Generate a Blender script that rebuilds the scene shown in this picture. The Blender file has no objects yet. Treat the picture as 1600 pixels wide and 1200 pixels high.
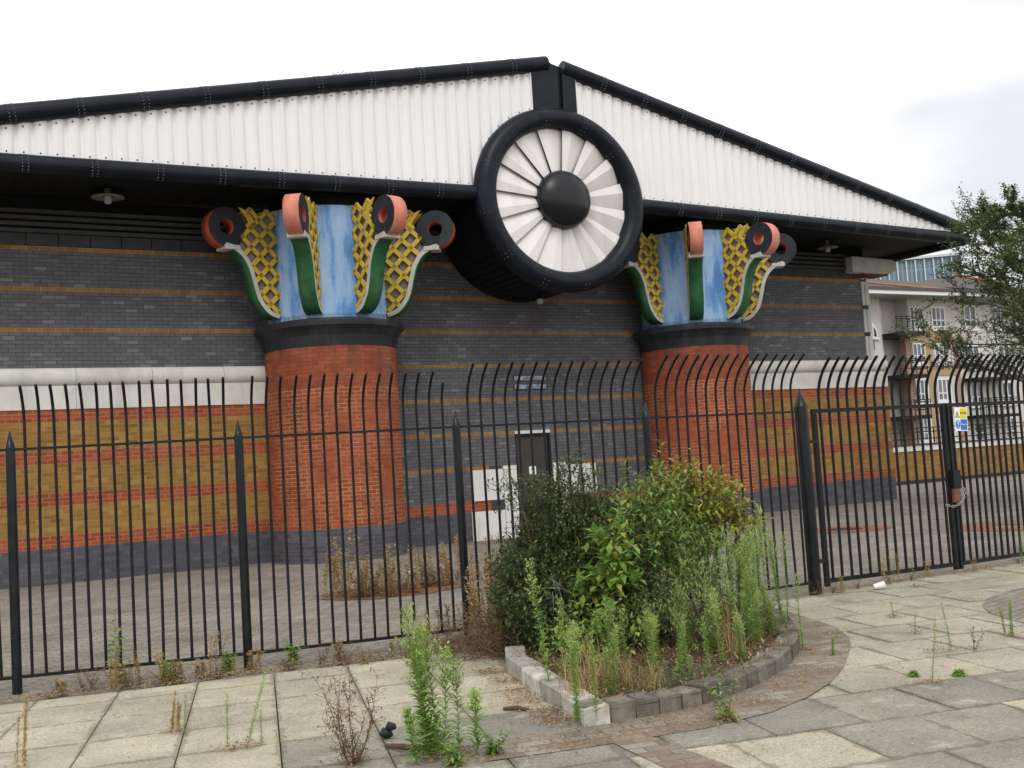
import bpy, math, random
from mathutils import Vector, Matrix
import numpy as np
PI=math.pi
sc=bpy.context.scene
# ---------------------------------------------------------------- camera
cam=bpy.data.cameras.new('camera'); camo=bpy.data.objects.new('camera',cam); sc.collection.objects.link(camo)
Rr=Vector((0.8638366,-0.4999552,-0.0618959)); Ru=Vector((0.0180340,-0.0920968,0.9955867)); Rf=Vector((0.5034492,0.8611406,0.0705405))
mw=Matrix.Identity(4)
for i in range(3):
    mw[i][0]=Rr[i]; mw[i][1]=Ru[i]; mw[i][2]=-Rf[i]
mw[0][3],mw[1][3],mw[2][3]=0.0,-21.648,1.603
camo.matrix_world=mw
cam.sensor_width=36; cam.lens=36*1751.45/1600; cam.clip_end=3000
sc.camera=camo
# ---------------------------------------------------------------- world, sun, exposure
SUN_EL=math.radians(48); SUN_AZ=math.radians(205)   # compass: 0=+Y, clockwise
w=bpy.data.worlds.new('World'); sc.world=w; w.use_nodes=True
nt=w.node_tree; nt.nodes.clear()
def wn(t): return nt.nodes.new(t)
sky=wn('ShaderNodeTexSky'); sky.sky_type='NISHITA'; sky.sun_disc=False; sky.sun_elevation=SUN_EL; sky.sun_rotation=SUN_AZ
bg1=wn('ShaderNodeBackground'); bg1.inputs[1].default_value=0.08; nt.links.new(sky.outputs[0],bg1.inputs[0])
tc=wn('ShaderNodeTexCoord'); mp=wn('ShaderNodeMapping'); mp.inputs['Scale'].default_value=(1,1,3.2)
nz=wn('ShaderNodeTexNoise'); nz.inputs['Scale'].default_value=1.7; nz.inputs['Detail'].default_value=5; nz.inputs['Roughness'].default_value=.45
cr=wn('ShaderNodeValToRGB'); cr.color_ramp.elements[0].position=.36; cr.color_ramp.elements[0].color=(.80,.81,.845,1)
cr.color_ramp.elements[1].position=.58; cr.color_ramp.elements[1].color=(1.42,1.42,1.42,1)
nt.links.new(tc.outputs['Generated'],mp.inputs[0]); nt.links.new(mp.outputs[0],nz.inputs[0]); nt.links.new(nz.outputs[0],cr.inputs[0])
bg2=wn('ShaderNodeBackground'); bg2.inputs[1].default_value=1.0; nt.links.new(cr.outputs[0],bg2.inputs[0])
mx=wn('ShaderNodeMixShader'); mx.inputs[0].default_value=.93; nt.links.new(bg1.outputs[0],mx.inputs[1]); nt.links.new(bg2.outputs[0],mx.inputs[2])
wo=wn('ShaderNodeOutputWorld'); nt.links.new(mx.outputs[0],wo.inputs[0])
sun=bpy.data.lights.new('sun','SUN'); sun.energy=1.1; sun.angle=math.radians(25); sun.color=(1,.97,.92)
so=bpy.data.objects.new('sun',sun); sc.collection.objects.link(so)
sd=Vector((math.sin(SUN_AZ)*math.cos(SUN_EL),math.cos(SUN_AZ)*math.cos(SUN_EL),math.sin(SUN_EL)))
so.rotation_euler=sd.to_track_quat('Z','Y').to_euler()
sc.view_settings.view_transform='Standard'; sc.view_settings.look='None'; sc.view_settings.exposure=0.15; sc.view_settings.gamma=1
sc.cycles.max_bounces=6
C=sc.collection
# ---------------------------------------------------------------- material helpers
class Mat:
    def __init__(s,name,rough=.8,spec=.3,metal=0):
        s.m=bpy.data.materials.new(name); s.m.use_nodes=True; s.nt=s.m.node_tree
        s.b=s.nt.nodes['Principled BSDF']; s.b.inputs['Roughness'].default_value=rough
        s.b.inputs['Specular IOR Level'].default_value=spec; s.b.inputs['Metallic'].default_value=metal
    def n(s,t,**k):
        x=s.nt.nodes.new(t)
        for a,v in k.items(): setattr(x,a,v)
        return x
    def l(s,a,b): s.nt.links.new(a,b)
    def inp(s,sock,v):
        if hasattr(v,'links') or isinstance(v,bpy.types.NodeSocket): s.l(v,sock)
        elif isinstance(v,(tuple,list)): sock.default_value=(*v,1) if len(v)==3 else v
        else: sock.default_value=v
    def obj(s): 
        return s.n('ShaderNodeTexCoord').outputs['Object']
    def uv(s): return s.n('ShaderNodeUVMap').outputs[0]
    def noise(s,scale,detail=4,rough=.55,vec=None,stretch=None,dist=0):
        x=s.n('ShaderNodeTexNoise'); x.inputs['Scale'].default_value=scale; x.inputs['Detail'].default_value=detail; x.inputs['Roughness'].default_value=rough
        x.inputs['Distortion'].default_value=dist
        v=vec if vec is not None else s.obj()
        if stretch:
            m=s.n('ShaderNodeMapping'); m.inputs['Scale'].default_value=stretch; s.l(v,m.inputs[0]); v=m.outputs[0]
        s.l(v,x.inputs['Vector']); return x.outputs[0]
    def ramp(s,fac,stops,interp='LINEAR'):
        x=s.n('ShaderNodeValToRGB'); r=x.color_ramp; r.interpolation=interp
        while len(r.elements)<len(stops): r.elements.new(.5)
        for e,(p,c) in zip(r.elements,stops):
            e.position=p; e.color=(*c,1) if isinstance(c,(tuple,list)) else (c,c,c,1)
        s.l(fac,x.inputs[0]); return x.outputs[0]
    def mix(s,f,a,b,mode='MIX'):
        x=s.n('ShaderNodeMix',data_type='RGBA',blend_type=mode)
        s.inp(x.inputs[0],f); s.inp(x.inputs[6],a); s.inp(x.inputs[7],b); return x.outputs[2]
    def math(s,op,a,b=0,c=None):
        x=s.n('ShaderNodeMath',operation=op); s.inp(x.inputs[0],a); s.inp(x.inputs[1],b)
        if c is not None: s.inp(x.inputs[2],c)
        return x.outputs[0]
    def col(s,c): s.inp(s.b.inputs['Base Color'],c); return s
    def bump(s,h,strength=.3,dist=.01):
        x=s.n('ShaderNodeBump'); x.inputs['Strength'].default_value=strength; x.inputs['Distance'].default_value=dist
        s.l(h,x.inputs['Height']); s.l(x.outputs[0],s.b.inputs['Normal']); return s

def plain(name,c,rough=.7,var=.25,scale=6,spec=.3,metal=0,bump=0,dirt=None):
    m=Mat(name,rough,spec,metal)
    n=m.noise(scale,5,.6)
    lo=tuple(x*(1-var) for x in c); hi=tuple(min(1,x*(1+var)) for x in c)
    cc=m.ramp(n,[(.3,lo),(.7,hi)])
    if dirt:
        d=m.ramp(m.noise(scale*.6,6,.7,stretch=(1,1,.25)),[(.5,0.0),(.72,1.0)])
        cc=m.mix(m.math('MULTIPLY',d,.6),cc,dirt)
    m.col(cc)
    if bump: m.bump(m.noise(scale*12,3),bump,.005)
    return m.m

def brick_mat(name,kind):
    """kind: lower (red/yellow bands, blue-grey plinth), upper (grey with yellow courses), column, lowwall"""
    m=Mat(name,.75,.25)
    uv=m.uv()
    sep=m.n('ShaderNodeSeparateXYZ'); m.l(uv,sep.inputs[0]); v=sep.outputs[1]
    bt=m.n('ShaderNodeTexBrick'); m.l(uv,bt.inputs['Vector'])
    bt.inputs['Scale'].default_value=1; bt.inputs['Brick Width'].default_value=.225; bt.inputs['Row Height'].default_value=.075
    bt.inputs['Mortar Size'].default_value=.0055; bt.inputs['Mortar Smooth'].default_value=.2; bt.offset=.5
    bt.inputs['Color1'].default_value=(0,0,0,1); bt.inputs['Color2'].default_value=(1,1,1,1); bt.inputs['Mortar'].default_value=(.5,.5,.5,1)
    rnd=bt.outputs[0]; mort=bt.outputs[1]
    fine=m.noise(60,3,.6); big=m.noise(.9,5,.65)
    red=m.ramp(rnd,[(0,(.215,.048,.022)),(.45,(.275,.064,.027)),(.8,(.31,.078,.034)),(1,(.24,.058,.032))])
    yel=m.ramp(rnd,[(0,(.19,.095,.020)),(.35,(.27,.152,.030)),(.6,(.24,.120,.024)),(.85,(.31,.192,.050)),(1,(.22,.110,.034))])
    gry=m.ramp(rnd,[(0,(.095,.095,.101)),(.5,(.108,.108,.116)),(.88,(.120,.120,.130)),(1,(.165,.170,.184))])
    pli=m.ramp(rnd,[(0,(.058,.058,.070)),(.5,(.074,.073,.087)),(1,(.100,.095,.108))])
    gold=m.ramp(rnd,[(0,(.20,.105,.030)),(.5,(.27,.15,.045)),(1,(.22,.10,.032))])
    lt=(.42,.30,.15); dk=(.045,.045,.048); sandm=m.ramp(m.noise(1.3,4,.6),[(.38,(.22,.085,.045)),(.6,(.50,.34,.17))])
    if kind=='column':
        isp=m.math('LESS_THAN',v,.5995)
        c=m.mix(isp,red,pli); mc=m.mix(isp,sandm,(.13,.11,.12))
        up=m.math('GREATER_THAN',v,3.25); mc=m.mix(up,mc,m.mix(m.noise(2,3),(.17,.055,.03),(.10,.06,.045)))
        drip=m.math('MULTIPLY',m.ramp(m.noise(2.2,5,.7,stretch=(1,1,.2)),[(.5,0.0),(.66,1.0)]),m.ramp(m.math('DIVIDE',v,4.1),[(.5,0.0),(1,.75)]))
        c=m.mix(drip,c,(.07,.035,.025))
        eff=m.ramp(m.noise(1.1,5,.6,stretch=(1,1,.6)),[(.57,0.0),(.75,.28)]); c=m.mix(eff,c,(.42,.27,.19))
    elif kind=='lower':
        t=m.math('FLOORED_MODULO',m.math('SUBTRACT',v,.6),.75)
        isr=m.math('LESS_THAN',t,.225); isp=m.math('LESS_THAN',v,.5995)
        c=m.mix(isr,yel,red); c=m.mix(isp,c,pli)
        mc=m.mix(isr,(.30,.19,.09),(.38,.19,.10)); mc=m.mix(isp,mc,(.075,.072,.08))
        st=m.ramp(m.noise(.7,5,.6),[(.6,0.0),(.85,.2)]); c=m.mix(st,c,(.36,.24,.12))
    elif kind=='upper':
        t=m.math('FLOORED_MODULO',m.math('SUBTRACT',v,.75),.75)
        isy=m.math('LESS_THAN',t,.075)
        isr=m.math('MULTIPLY',m.math('LESS_THAN',v,.8255),m.math('GREATER_THAN',v,.5995))
        isp=m.math('LESS_THAN',v,.5995)
        c=m.mix(isy,gry,gold); c=m.mix(isr,c,red); c=m.mix(isp,c,pli)
        mc=m.mix(isy,dk,(.42,.27,.10)); mc=m.mix(isr,mc,(.34,.16,.09)); mc=m.mix(isp,mc,(.07,.066,.072))
    elif kind=='plainyellow':
        c=yel; mc=(.16,.11,.07)
    elif kind=='sill': c=gold; mc=lt
    c=m.mix(.30,c,m.ramp(fine,[(.3,.25),(.7,.9)]),'OVERLAY')
    c=m.mix(.40,c,m.ramp(big,[(.3,.32),(.7,.68)]),'OVERLAY')
    c=m.mix(m.ramp(m.noise(1.7,6,.75,stretch=(1,1,.3)),[(.55,0.0),(.75,.35)]),c,(.045,.038,.034))
    c=m.mix(m.ramp(m.noise(2.9,6,.75,stretch=(1.3,1,.5)),[(.62,0.0),(.78,.32)]),c,(.36,.33,.29))
    fin=m.mix(mort,c,mc); m.col(fin)
    m.bump(m.math('SUBTRACT',m.math('MULTIPLY',fine,.25),mort),.5,.004)
    return m.m
M={}
M['column']=brick_mat('red column brick','column'); M['lower']=brick_mat('banded brick','lower'); M['upper']=brick_mat('blue grey brick','upper')
M['lowbrick']=brick_mat('yellow stock brick','plainyellow')
M['stone']=plain('cream stone',(.60,.585,.545),.75,.10,3,dirt=(.38,.36,.31),bump=.15)
M['pilaster']=plain('pale pilaster stone',(.50,.50,.46),.8,.12,3,dirt=(.33,.34,.30))
M['darkstone']=plain('black slate collar',(.021,.022,.026),.5,.25,5,spec=.25,dirt=(.06,.06,.065),bump=.1)
M['soldier']=plain('dark block course',(.040,.042,.048),.7,.25,4)
M['pipe']=plain('navy black pipe',(.0075,.010,.016),.36,.3,3,spec=.18,dirt=(.020,.023,.028))
M['soffit']=plain('black soffit',(.008,.008,.009),.75,.25,6)
M['louvre']=plain('dark louvre',(.050,.050,.047),.7,.2,5)
M['flash']=plain('black flashing',(.012,.014,.020),.5,.2,4,spec=.2)
M['rivet']=plain('rivet steel',(.38,.39,.40),.4,.1,5,metal=.3)
M['screw']=plain('dark screw',(.03,.03,.035),.5,.1,5)
m=Mat('white ribbed sheet',.5,.3); m.col(m.mix(m.ramp(m.noise(3,5,.7,stretch=(3,1,.12)),[(.52,0.0),(.75,.35)]),m.ramp(m.noise(.5,3),[(.3,(.81,.80,.80)),(.7,(.84,.83,.835))]),(.60,.57,.55))); M['white']=m.m
M['blade']=plain('white blade',(.80,.77,.755),.5,.05,2,dirt=(.55,.52,.50))
M['hub']=plain('black hub',(.008,.009,.012),.32,.25,6,spec=.35)
M['yellow']=plain('yellow paint',(.62,.44,.055),.65,.14,7,dirt=(.36,.28,.10))
M['green']=plain('green paint',(.022,.115,.040),.5,.28,5,dirt=(.10,.19,.11))
M['edge']=plain('off white trim paint',(.52,.50,.47),.7,.12,8,dirt=(.28,.27,.23))
M['core']=plain('bare fin core',(.26,.21,.19),.85,.25,9)
M['pink']=plain('faded pink paint',(.62,.215,.15),.55,.14,5,dirt=(.72,.45,.40))
M['redrim']=plain('red paint',(.43,.070,.040),.55,.2,5,dirt=(.16,.05,.04))
M['blackface']=plain('black painted face',(.022,.024,.029),.6,.3,6,spec=.2,dirt=(.05,.055,.06))
m=Mat('weathered blue paint',.65,.25)
b1=m.noise(1.5,6,.62,stretch=(2.2,2.2,.55)); b2=m.noise(7,5,.7,stretch=(1,1,.35))
c=m.ramp(b1,[(.34,(.09,.22,.50)),(.44,(.15,.32,.61)),(.50,(.27,.43,.69)),(.70,(.38,.52,.73))])
c=m.mix(m.ramp(b2,[(.60,0.0),(.70,.75)]),c,(.10,.23,.50)); c=m.mix(m.ramp(m.noise(16,4,.6),[(.62,0.0),(.70,.7)]),c,(.58,.60,.60))
m.col(c); M['blue']=m.m
m=Mat('vent blue',.4,.4); m.col(m.ramp(m.noise(9,4),[(.4,(.10,.17,.30)),(.6,(.36,.42,.46))])); M['ventblue']=m.m
M['door']=plain('brown black steel door',(.050,.043,.040),.55,.18,3,dirt=(.075,.066,.06))
M['whitepanel']=plain('white render panel',(.68,.67,.64),.7,.05,3,dirt=(.45,.43,.38))
M['iron']=plain('black painted railing',(.011,.011,.013),.45,.35,9,spec=.22)
m=Mat('black painted post',.26,.28); r=m.ramp(m.noise(5,6,.7),[(.68,0.0),(.72,1.0)]); m.col(m.mix(r,m.ramp(m.noise(7,4),[(.3,(.006,.007,.009)),(.7,(.014,.016,.018))]),(.17,.055,.03))); M['post']=m.m
M['rust']=plain('rusty steel',(.20,.075,.04),.8,.3,20)
M['chain']=plain('galvanised chain',(.40,.39,.38),.4,.2,20,metal=.6)
M['dirt']=plain('dry dirt',(.16,.135,.105),.95,.35,5,bump=.3)
M['soil']=plain('planter soil',(.075,.058,.042),.95,.4,8,bump=.5)
M['litter']=plain('leaf litter',(.17,.085,.045),.9,.4,20)
M['lampw']=plain('grey enamel',(.24,.23,.21),.5,.1,5)
M['lampg']=plain('frosted lamp glass',(.38,.39,.36),.25,.1,5)
M['cup']=plain('white paper cup',(.78,.77,.75),.5,.03,4)
M['stick']=plain('dead wood',(.11,.06,.045),.9,.3,20)
M['signw']=plain('white sign board',(.82,.82,.80),.4,.02,4)
M['signy']=plain('sign yellow',(.78,.56,.03),.4,.04,4)
M['signb']=plain('sign blue',(.02,.16,.52),.4,.04,4)
M['black']=plain('sign black',(.02,.02,.02),.5,.05,4)
# paving slab: tone from a per-face attribute
def slab_mat():
    m=Mat('concrete slab',.88,.2)
    at=m.n('ShaderNodeAttribute',attribute_name='tone',attribute_type='GEOMETRY'); t=at.outputs['Fac']
    base=m.ramp(t,[(0,(.215,.203,.170)),(.35,(.275,.256,.205)),(.65,(.36,.325,.245)),(1,(.44,.395,.295))])
    spk=m.noise(150,2,.8); st=m.noise(1.3,6,.65); fl=m.noise(38,3,.7)
    c=m.mix(.55,base,m.ramp(spk,[(.30,.10),(.5,.5),(.70,.95)]),'OVERLAY')
    c=m.mix(.35,c,m.ramp(fl,[(.3,.2),(.7,.85)]),'OVERLAY')
    c=m.mix(.55,c,m.ramp(st,[(.3,.25),(.7,.70)]),'OVERLAY')
    c=m.mix(m.ramp(m.noise(3.4,6,.72),[(.56,0.0),(.68,.6)]),c,(.50,.475,.395))
    c=m.mix(m.ramp(m.noise(2.1,6,.7,stretch=(1,1,3)),[(.58,0.0),(.72,.55)]),c,(.13,.12,.09))
    sp=m.n('ShaderNodeSeparateXYZ'); m.l(m.uv(),sp.inputs[0])
    du=m.math('MINIMUM',m.math('MINIMUM',sp.outputs[0],m.math('SUBTRACT',.586,sp.outputs[0])),m.math('MINIMUM',sp.outputs[1],m.math('SUBTRACT',.686,sp.outputs[1])))
    du=m.math('SUBTRACT',du,m.math('MULTIPLY',m.math('SUBTRACT',m.noise(5,6,.75),.46),.22))
    c=m.mix(m.math('MULTIPLY',m.ramp(du,[(0.0,1.0),(.010,0.0)]),.45),c,(.10,.082,.058))
    m.col(c); m.bump(m.math('ADD',spk,m.math('MULTIPLY',fl,.5)),.45,.004); return m.m
M['slab']=slab_mat()
def paver_mat(name,cols,bw,rh,rot,mort,wear=.5):
    m=Mat(name,.9,.2); o=m.obj(); mp=m.n('ShaderNodeMapping'); mp.inputs['Rotation'].default_value=(0,0,rot); m.l(o,mp.inputs[0])
    bt=m.n('ShaderNodeTexBrick'); m.l(mp.outputs[0],bt.inputs['Vector']); bt.inputs['Scale'].default_value=1
    bt.inputs['Brick Width'].default_value=bw; bt.inputs['Row Height'].default_value=rh; bt.inputs['Mortar Size'].default_value=.006; bt.inputs['Mortar Smooth'].default_value=.3
    bt.inputs['Color1'].default_value=(0,0,0,1); bt.inputs['Color2'].default_value=(1,1,1,1)
    n=len(cols); c=m.ramp(bt.outputs[0],[(i/(n-1),k) for i,k in enumerate(cols)])
    c=m.mix(bt.outputs[1],c,mort)
    c=m.mix(.4,c,m.ramp(m.noise(55,3,.7),[(.3,.2),(.7,.85)]),'OVERLAY')
    c=m.mix(.6,c,m.ramp(m.noise(.8,6,.7),[(.3,.22),(.7,.72)]),'OVERLAY')
    c=m.mix(m.ramp(m.noise(2.6,6,.7),[(.55,0.0),(.72,wear)]),c,(.12,.105,.075))
    m.col(c); m.bump(m.math('SUBTRACT',m.math('MULTIPLY',m.noise(55,3),.4),bt.outputs[1]),.6,.006); return m.m
M['yard']=paver_mat('yard block paving',[(.20,.185,.16),(.24,.215,.18),(.275,.245,.20)],.2,.1,-.25,(.10,.088,.066))
M['pavior']=paver_mat('brick paviors',[(.20,.145,.11),(.24,.18,.13),(.23,.20,.165),(.29,.26,.215)],.21,.105,.3,(.16,.14,.11),.6)
M['sett']=plain('granite sett',(.145,.128,.105),.9,.35,11,bump=1.0,dirt=(.27,.245,.195))
M['settw']=plain('whitened kerb concrete',(.44,.42,.37),.9,.35,9,bump=1.0,dirt=(.15,.13,.10))
M['ringred']=plain('red brick ring',(.24,.10,.06),.9,.3,14,bump=.3)
# ---------------------------------------------------------------- mesh builder
class MB:
    def __init__(s): s.v=[]; s.f=[]; s.mi=[]; s.uv={}; s.sm=set()
    def add(s,vs,fs,mi=0,uvs=None,smooth=False):
        o=len(s.v); s.v+= [tuple(x) for x in vs]
        for k,f in enumerate(fs):
            if uvs is not None: s.uv[len(s.f)]=uvs[k]
            if smooth: s.sm.add(len(s.f))
            s.f.append(tuple(i+o for i in f)); s.mi.append(mi)
    def box(s,x0,x1,y0,y1,z0,z1,mi=0,T=None):
        vs=[(x0,y0,z0),(x1,y0,z0),(x1,y1,z0),(x0,y1,z0),(x0,y0,z1),(x1,y0,z1),(x1,y1,z1),(x0,y1,z1)]
        if T is not None: vs=[T@Vector(q) for q in vs]
        s.add(vs,[(0,3,2,1),(4,5,6,7),(0,1,5,4),(1,2,6,5),(2,3,7,6),(3,0,4,7)],mi)
    def tube(s,path,r,n=10,mi=0,cap=True,smooth=True):
        path=[Vector(q) for q in path]; N=len(path); rs=r if isinstance(r,(list,tuple)) else [r]*N
        t=(path[1]-path[0]).normalized(); a=Vector((0,0,1)) if abs(t.z)<.9 else Vector((1,0,0)); nn=t.cross(a).normalized()
        vs=[]
        for i,q in enumerate(path):
            if i==0: t=(path[1]-path[0])
            elif i==N-1: t=(path[-1]-path[-2])
            else: t=(path[i+1]-path[i-1])
            t.normalize(); nn=(nn-t*nn.dot(t)).normalized(); bb=t.cross(nn)
            for k in range(n):
                a=2*PI*k/n; vs.append(q+(nn*math.cos(a)+bb*math.sin(a))*rs[i])
        fs=[(i*n+k,i*n+(k+1)%n,(i+1)*n+(k+1)%n,(i+1)*n+k) for i in range(N-1) for k in range(n)]
        s.add(vs,fs,mi,smooth=smooth)
        if cap: s.add(vs[:n],[tuple(reversed(range(n)))],mi); s.add(vs[-n:],[tuple(range(n))],mi)
    def lathe(s,prof,c,a0,a1,n,mi=0,R=1.0,smooth=True,mis=None):
        full=abs(a1-a0-2*PI)<1e-6; m=len(prof); vs=[]
        for i in range(n+1):
            a=a0+(a1-a0)*i/n
            for r,z in prof: vs.append((c[0]+r*math.cos(a),c[1]+r*math.sin(a),z))
        for j in range(m-1):
            fs=[];uvs=[]
            for i in range(n):
                fs.append((i*m+j,(i+1)*m+j,(i+1)*m+j+1,i*m+j+1))
                u0=(a0+(a1-a0)*i/n)*R; u1=(a0+(a1-a0)*(i+1)/n)*R
                uvs.append([(u0,prof[j][1]),(u1,prof[j][1]),(u1,prof[j+1][1]),(u0,prof[j+1][1])])
            base=len(s.v); 
            sub=[vs[k] for k in range(len(vs))] if j==0 else None
            if j==0: s._lo=len(s.v); s.v+=vs
            for f,u in zip(fs,uvs):
                s.uv[len(s.f)]=u
                if smooth: s.sm.add(len(s.f))
                s.f.append(tuple(q+s._lo for q in f)); s.mi.append(mis[j] if mis else mi)
    def prism(s,poly,fn,t0,t1,mi=0,mside=None):
        """poly 2D points; fn(a,b,t)->3D; extruded t0..t1"""
        n=len(poly); vs=[fn(a,b,t0) for a,b in poly]+[fn(a,b,t1) for a,b in poly]
        s.add(vs,[tuple(range(n))[::-1],tuple(range(n,2*n))],mi)
        o=len(s.v)-2*n
        for i in range(n):
            s.f.append((o+i,o+(i+1)%n,o+n+(i+1)%n,o+n+i)); s.mi.append(mi if mside is None else mside)
    def build(s,name,mats,parent=None,bevel=0):
        me=bpy.data.meshes.new(name); me.from_pydata([tuple(q) for q in s.v],[],s.f)
        if not isinstance(mats,(list,tuple)): mats=[mats]
        for q in mats: me.materials.append(M[q] if isinstance(q,str) else q)
        me.polygons.foreach_set('material_index',s.mi)
        me.polygons.foreach_set('use_smooth',[i in s.sm for i in range(len(s.f))])
        ul=me.uv_layers.new(name='UVMap'); uvd=np.zeros((len(me.loops),2),np.float32); me.update()
        for p in me.polygons:
            if p.index in s.uv:
                for k,li in enumerate(p.loop_indices): uvd[li]=s.uv[p.index][k]
            else:
                nn=p.normal; ax=max(range(3),key=lambda i:abs(nn[i]))
                for li in p.loop_indices:
                    co=s.v[me.loops[li].vertex_index]
                    uvd[li]=(co[0],co[1]) if ax==2 else ((co[1],co[2]) if ax==0 else (co[0],co[2]))
        ul.data.foreach_set('uv',uvd.ravel())
        o=bpy.data.objects.new(name,me); C.objects.link(o)
        if parent: o.parent=parent
        if bevel:
            b=o.modifiers.new('bevel','BEVEL'); b.width=bevel; b.segments=2; b.limit_method='ANGLE'
        return o
def tag(o,label,cat=None,group=None,kind=None):
    if label: o['label']=label
    if cat: o['category']=cat
    if group: o['group']=group
    if kind: o['kind']=kind
    return o
def empty(name,loc=(0,0,0),rz=0):
    o=bpy.data.objects.new(name,None); o.location=loc; o.rotation_euler=(0,0,rz); o.empty_display_size=.2; C.objects.link(o); return o
def struct(o): o['kind']='structure'; return o
def copy_tree(o,parent=None):
    c=o.copy(); C.objects.link(c)
    if parent: c.parent=parent
    for ch in list(o.children): copy_tree(ch,c)
    return c

# ================================================================ GROUND
g=MB(); g.add([(-400,-400,-.06),(600,-400,-.06),(600,700,-.06),(-400,700,-.06)],[(0,1,2,3)]); struct(g.build('ground','dirt'))
g=MB(); g.add([(-6,-12.6,-.03),(3.2,-12.9,-.03),(8,-13.2,-.03),(20,-13.2,-.03),(60,-13,-.03),(60,6.2,-.03),(-6,6.2,-.03)],[(0,1,2,3,4,5,6)])
struct(g.build('yard_paving','yard'))
# slabs outside the railing
def clip(poly,a,b,c):   # keep a*x+b*y<=c
    out=[]
    for i in range(len(poly)):
        p,q=poly[i],poly[(i+1)%len(poly)]; dp=a*p[0]+b*p[1]-c; dq=a*q[0]+b*q[1]-c
        if dp<=0: out.append(p)
        if dp*dq<0:
            t=dp/(dp-dq); out.append((p[0]+(q[0]-p[0])*t,p[1]+(q[1]-p[1])*t))
    return out
rs=random.Random(4)
sl=MB(); tones=[]
er=(.974,-.226); dd=(-.296,-.955); O=(1.74,-12.23); gp=.0045
for ia in range(-8,26):
    for ib in range(-6,13):
        a0,a1=ia*.6+gp,(ia+1)*.6-gp; b0,b1=.39+.7*ib+gp,.39+.7*(ib+1)-gp
        if (ib%2==0) and ia>4: a0+=.3; a1+=.3
        if (ib%2==0) and ia==4: a1+=.3
        P=lambda a,b:(O[0]+er[0]*a+dd[0]*b, O[1]+er[1]*a+dd[1]*b)
        poly=[P(a0,b0),P(a1,b0),P(a1,b1),P(a0,b1)]
        cx=sum(q[0] for q in poly)/4; cy=sum(q[1] for q in poly)/4
        if cx<-4 or cx>15 or cy<-20: continue
        if cx<6: poly=clip(poly,.205,.979,.205*.89+.979*-12.06)
        else: poly=clip(poly,0,1,-12.72)
        if len(poly)<3: continue
        dark=(cx>4.0 and cy<-16.45-.1*(cx-4.5)) or (cx<=4.0 and cx>2.0 and (cy+14.95+.226*(cx-2.17))<0) 
        tone=rs.uniform(.66,.92) if not dark else rs.uniform(.0,.38)
        if dark and rs.random()<.14: tone=.8
        if cx>4 and not dark: tone=rs.uniform(.50,.75)
        dz=rs.uniform(-.003,.003); tx=rs.uniform(-.004,.004)
        n=len(poly)
        vs=[(x,y,dz+tx*(x-cx)) for x,y in poly]+[(x,y,-.05) for x,y in poly]
        fs=[tuple(range(n))[::-1]]+[(i,(i+1)%n,n+(i+1)%n,n+i) for i in range(n)]
        def ab(x,y):
            X,Y=x-O[0],y-O[1]; D=er[0]*dd[1]-er[1]*dd[0]
            return ((X*dd[1]-Y*dd[0])/D-a0,(er[0]*Y-er[1]*X)/D-b0)
        uvp=[ab(x,y) for x,y in poly]
        sl.add(vs,fs,0,[uvp[::-1]]+[[(.3,.3)]*4]*n); tones+=[tone]*len(fs)
o=sl.build('pavement','slab'); at=o.data.attributes.new('tone','FLOAT','FACE'); at.data.foreach_set('value',tones); struct(o)
# planter outline (outer face of kerb, ground level)
Lpts=[(4.86,-12.75),(4.49,-13.59),(4.27,-13.98),(4.07,-14.65),(3.86,-15.40),(3.72,-15.90)]
Rpts=[(3.72,-15.90),(4.20,-15.96),(4.55,-15.95),(4.86,-15.88),(5.22,-15.75),(5.6,-15.55),(5.90,-15.36),(6.26,-15.08),(6.65,-14.70),(7.05,-14.15),(7.4,-13.55),(7.65,-12.85)]
def offs(pts,d):   # offset to the left of travel
    out=[]
    for i,q in enumerate(pts):
        a=pts[max(i-1,0)]; b=pts[min(i+1,len(pts)-1)]; tx,ty=b[0]-a[0],b[1]-a[1]; l=math.hypot(tx,ty)
        out.append((q[0]-ty/l*d,q[1]+tx/l*d))
    return out
# pavior strip round the planter
st=MB(); inn=Rpts[:]; outp=[(3.40,-16.29),(4.2,-16.43),(4.75,-16.40),(5.2,-16.25),(5.6,-16.05),(6.0,-15.78),(6.39,-15.46),(6.72,-15.18),(7.0,-14.9),(7.36,-14.4),(7.6,-13.8),(7.9,-13.0)]
z=.006
vs=[(x,y,z) for x,y in inn]+[(x,y,z) for x,y in outp]; n=len(inn)
st.add(vs,[(i,n+i,n+i+1,i+1) for i in range(n-1)])
st.add([(3.09,-15.80,z),(2.90,-16.16,z),(3.40,-16.29,z),(3.72,-15.90,z)],[(0,1,2,3)])
st.add([(3.62,-16.33,z+.001),(3.45,-17.4,z+.001),(3.75,-17.45,z+.001),(3.86,-16.37,z+.001)],[(0,1,2,3)])
struct(st.build('brick_path','pavior'))
so_=MB(); inner=Lpts[:-1]+Rpts; 
so_.add([(x,y,.085) for x,y in inner],[tuple(range(len(inner)))]); struct(so_.build('planter_soil','soil'))
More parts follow.
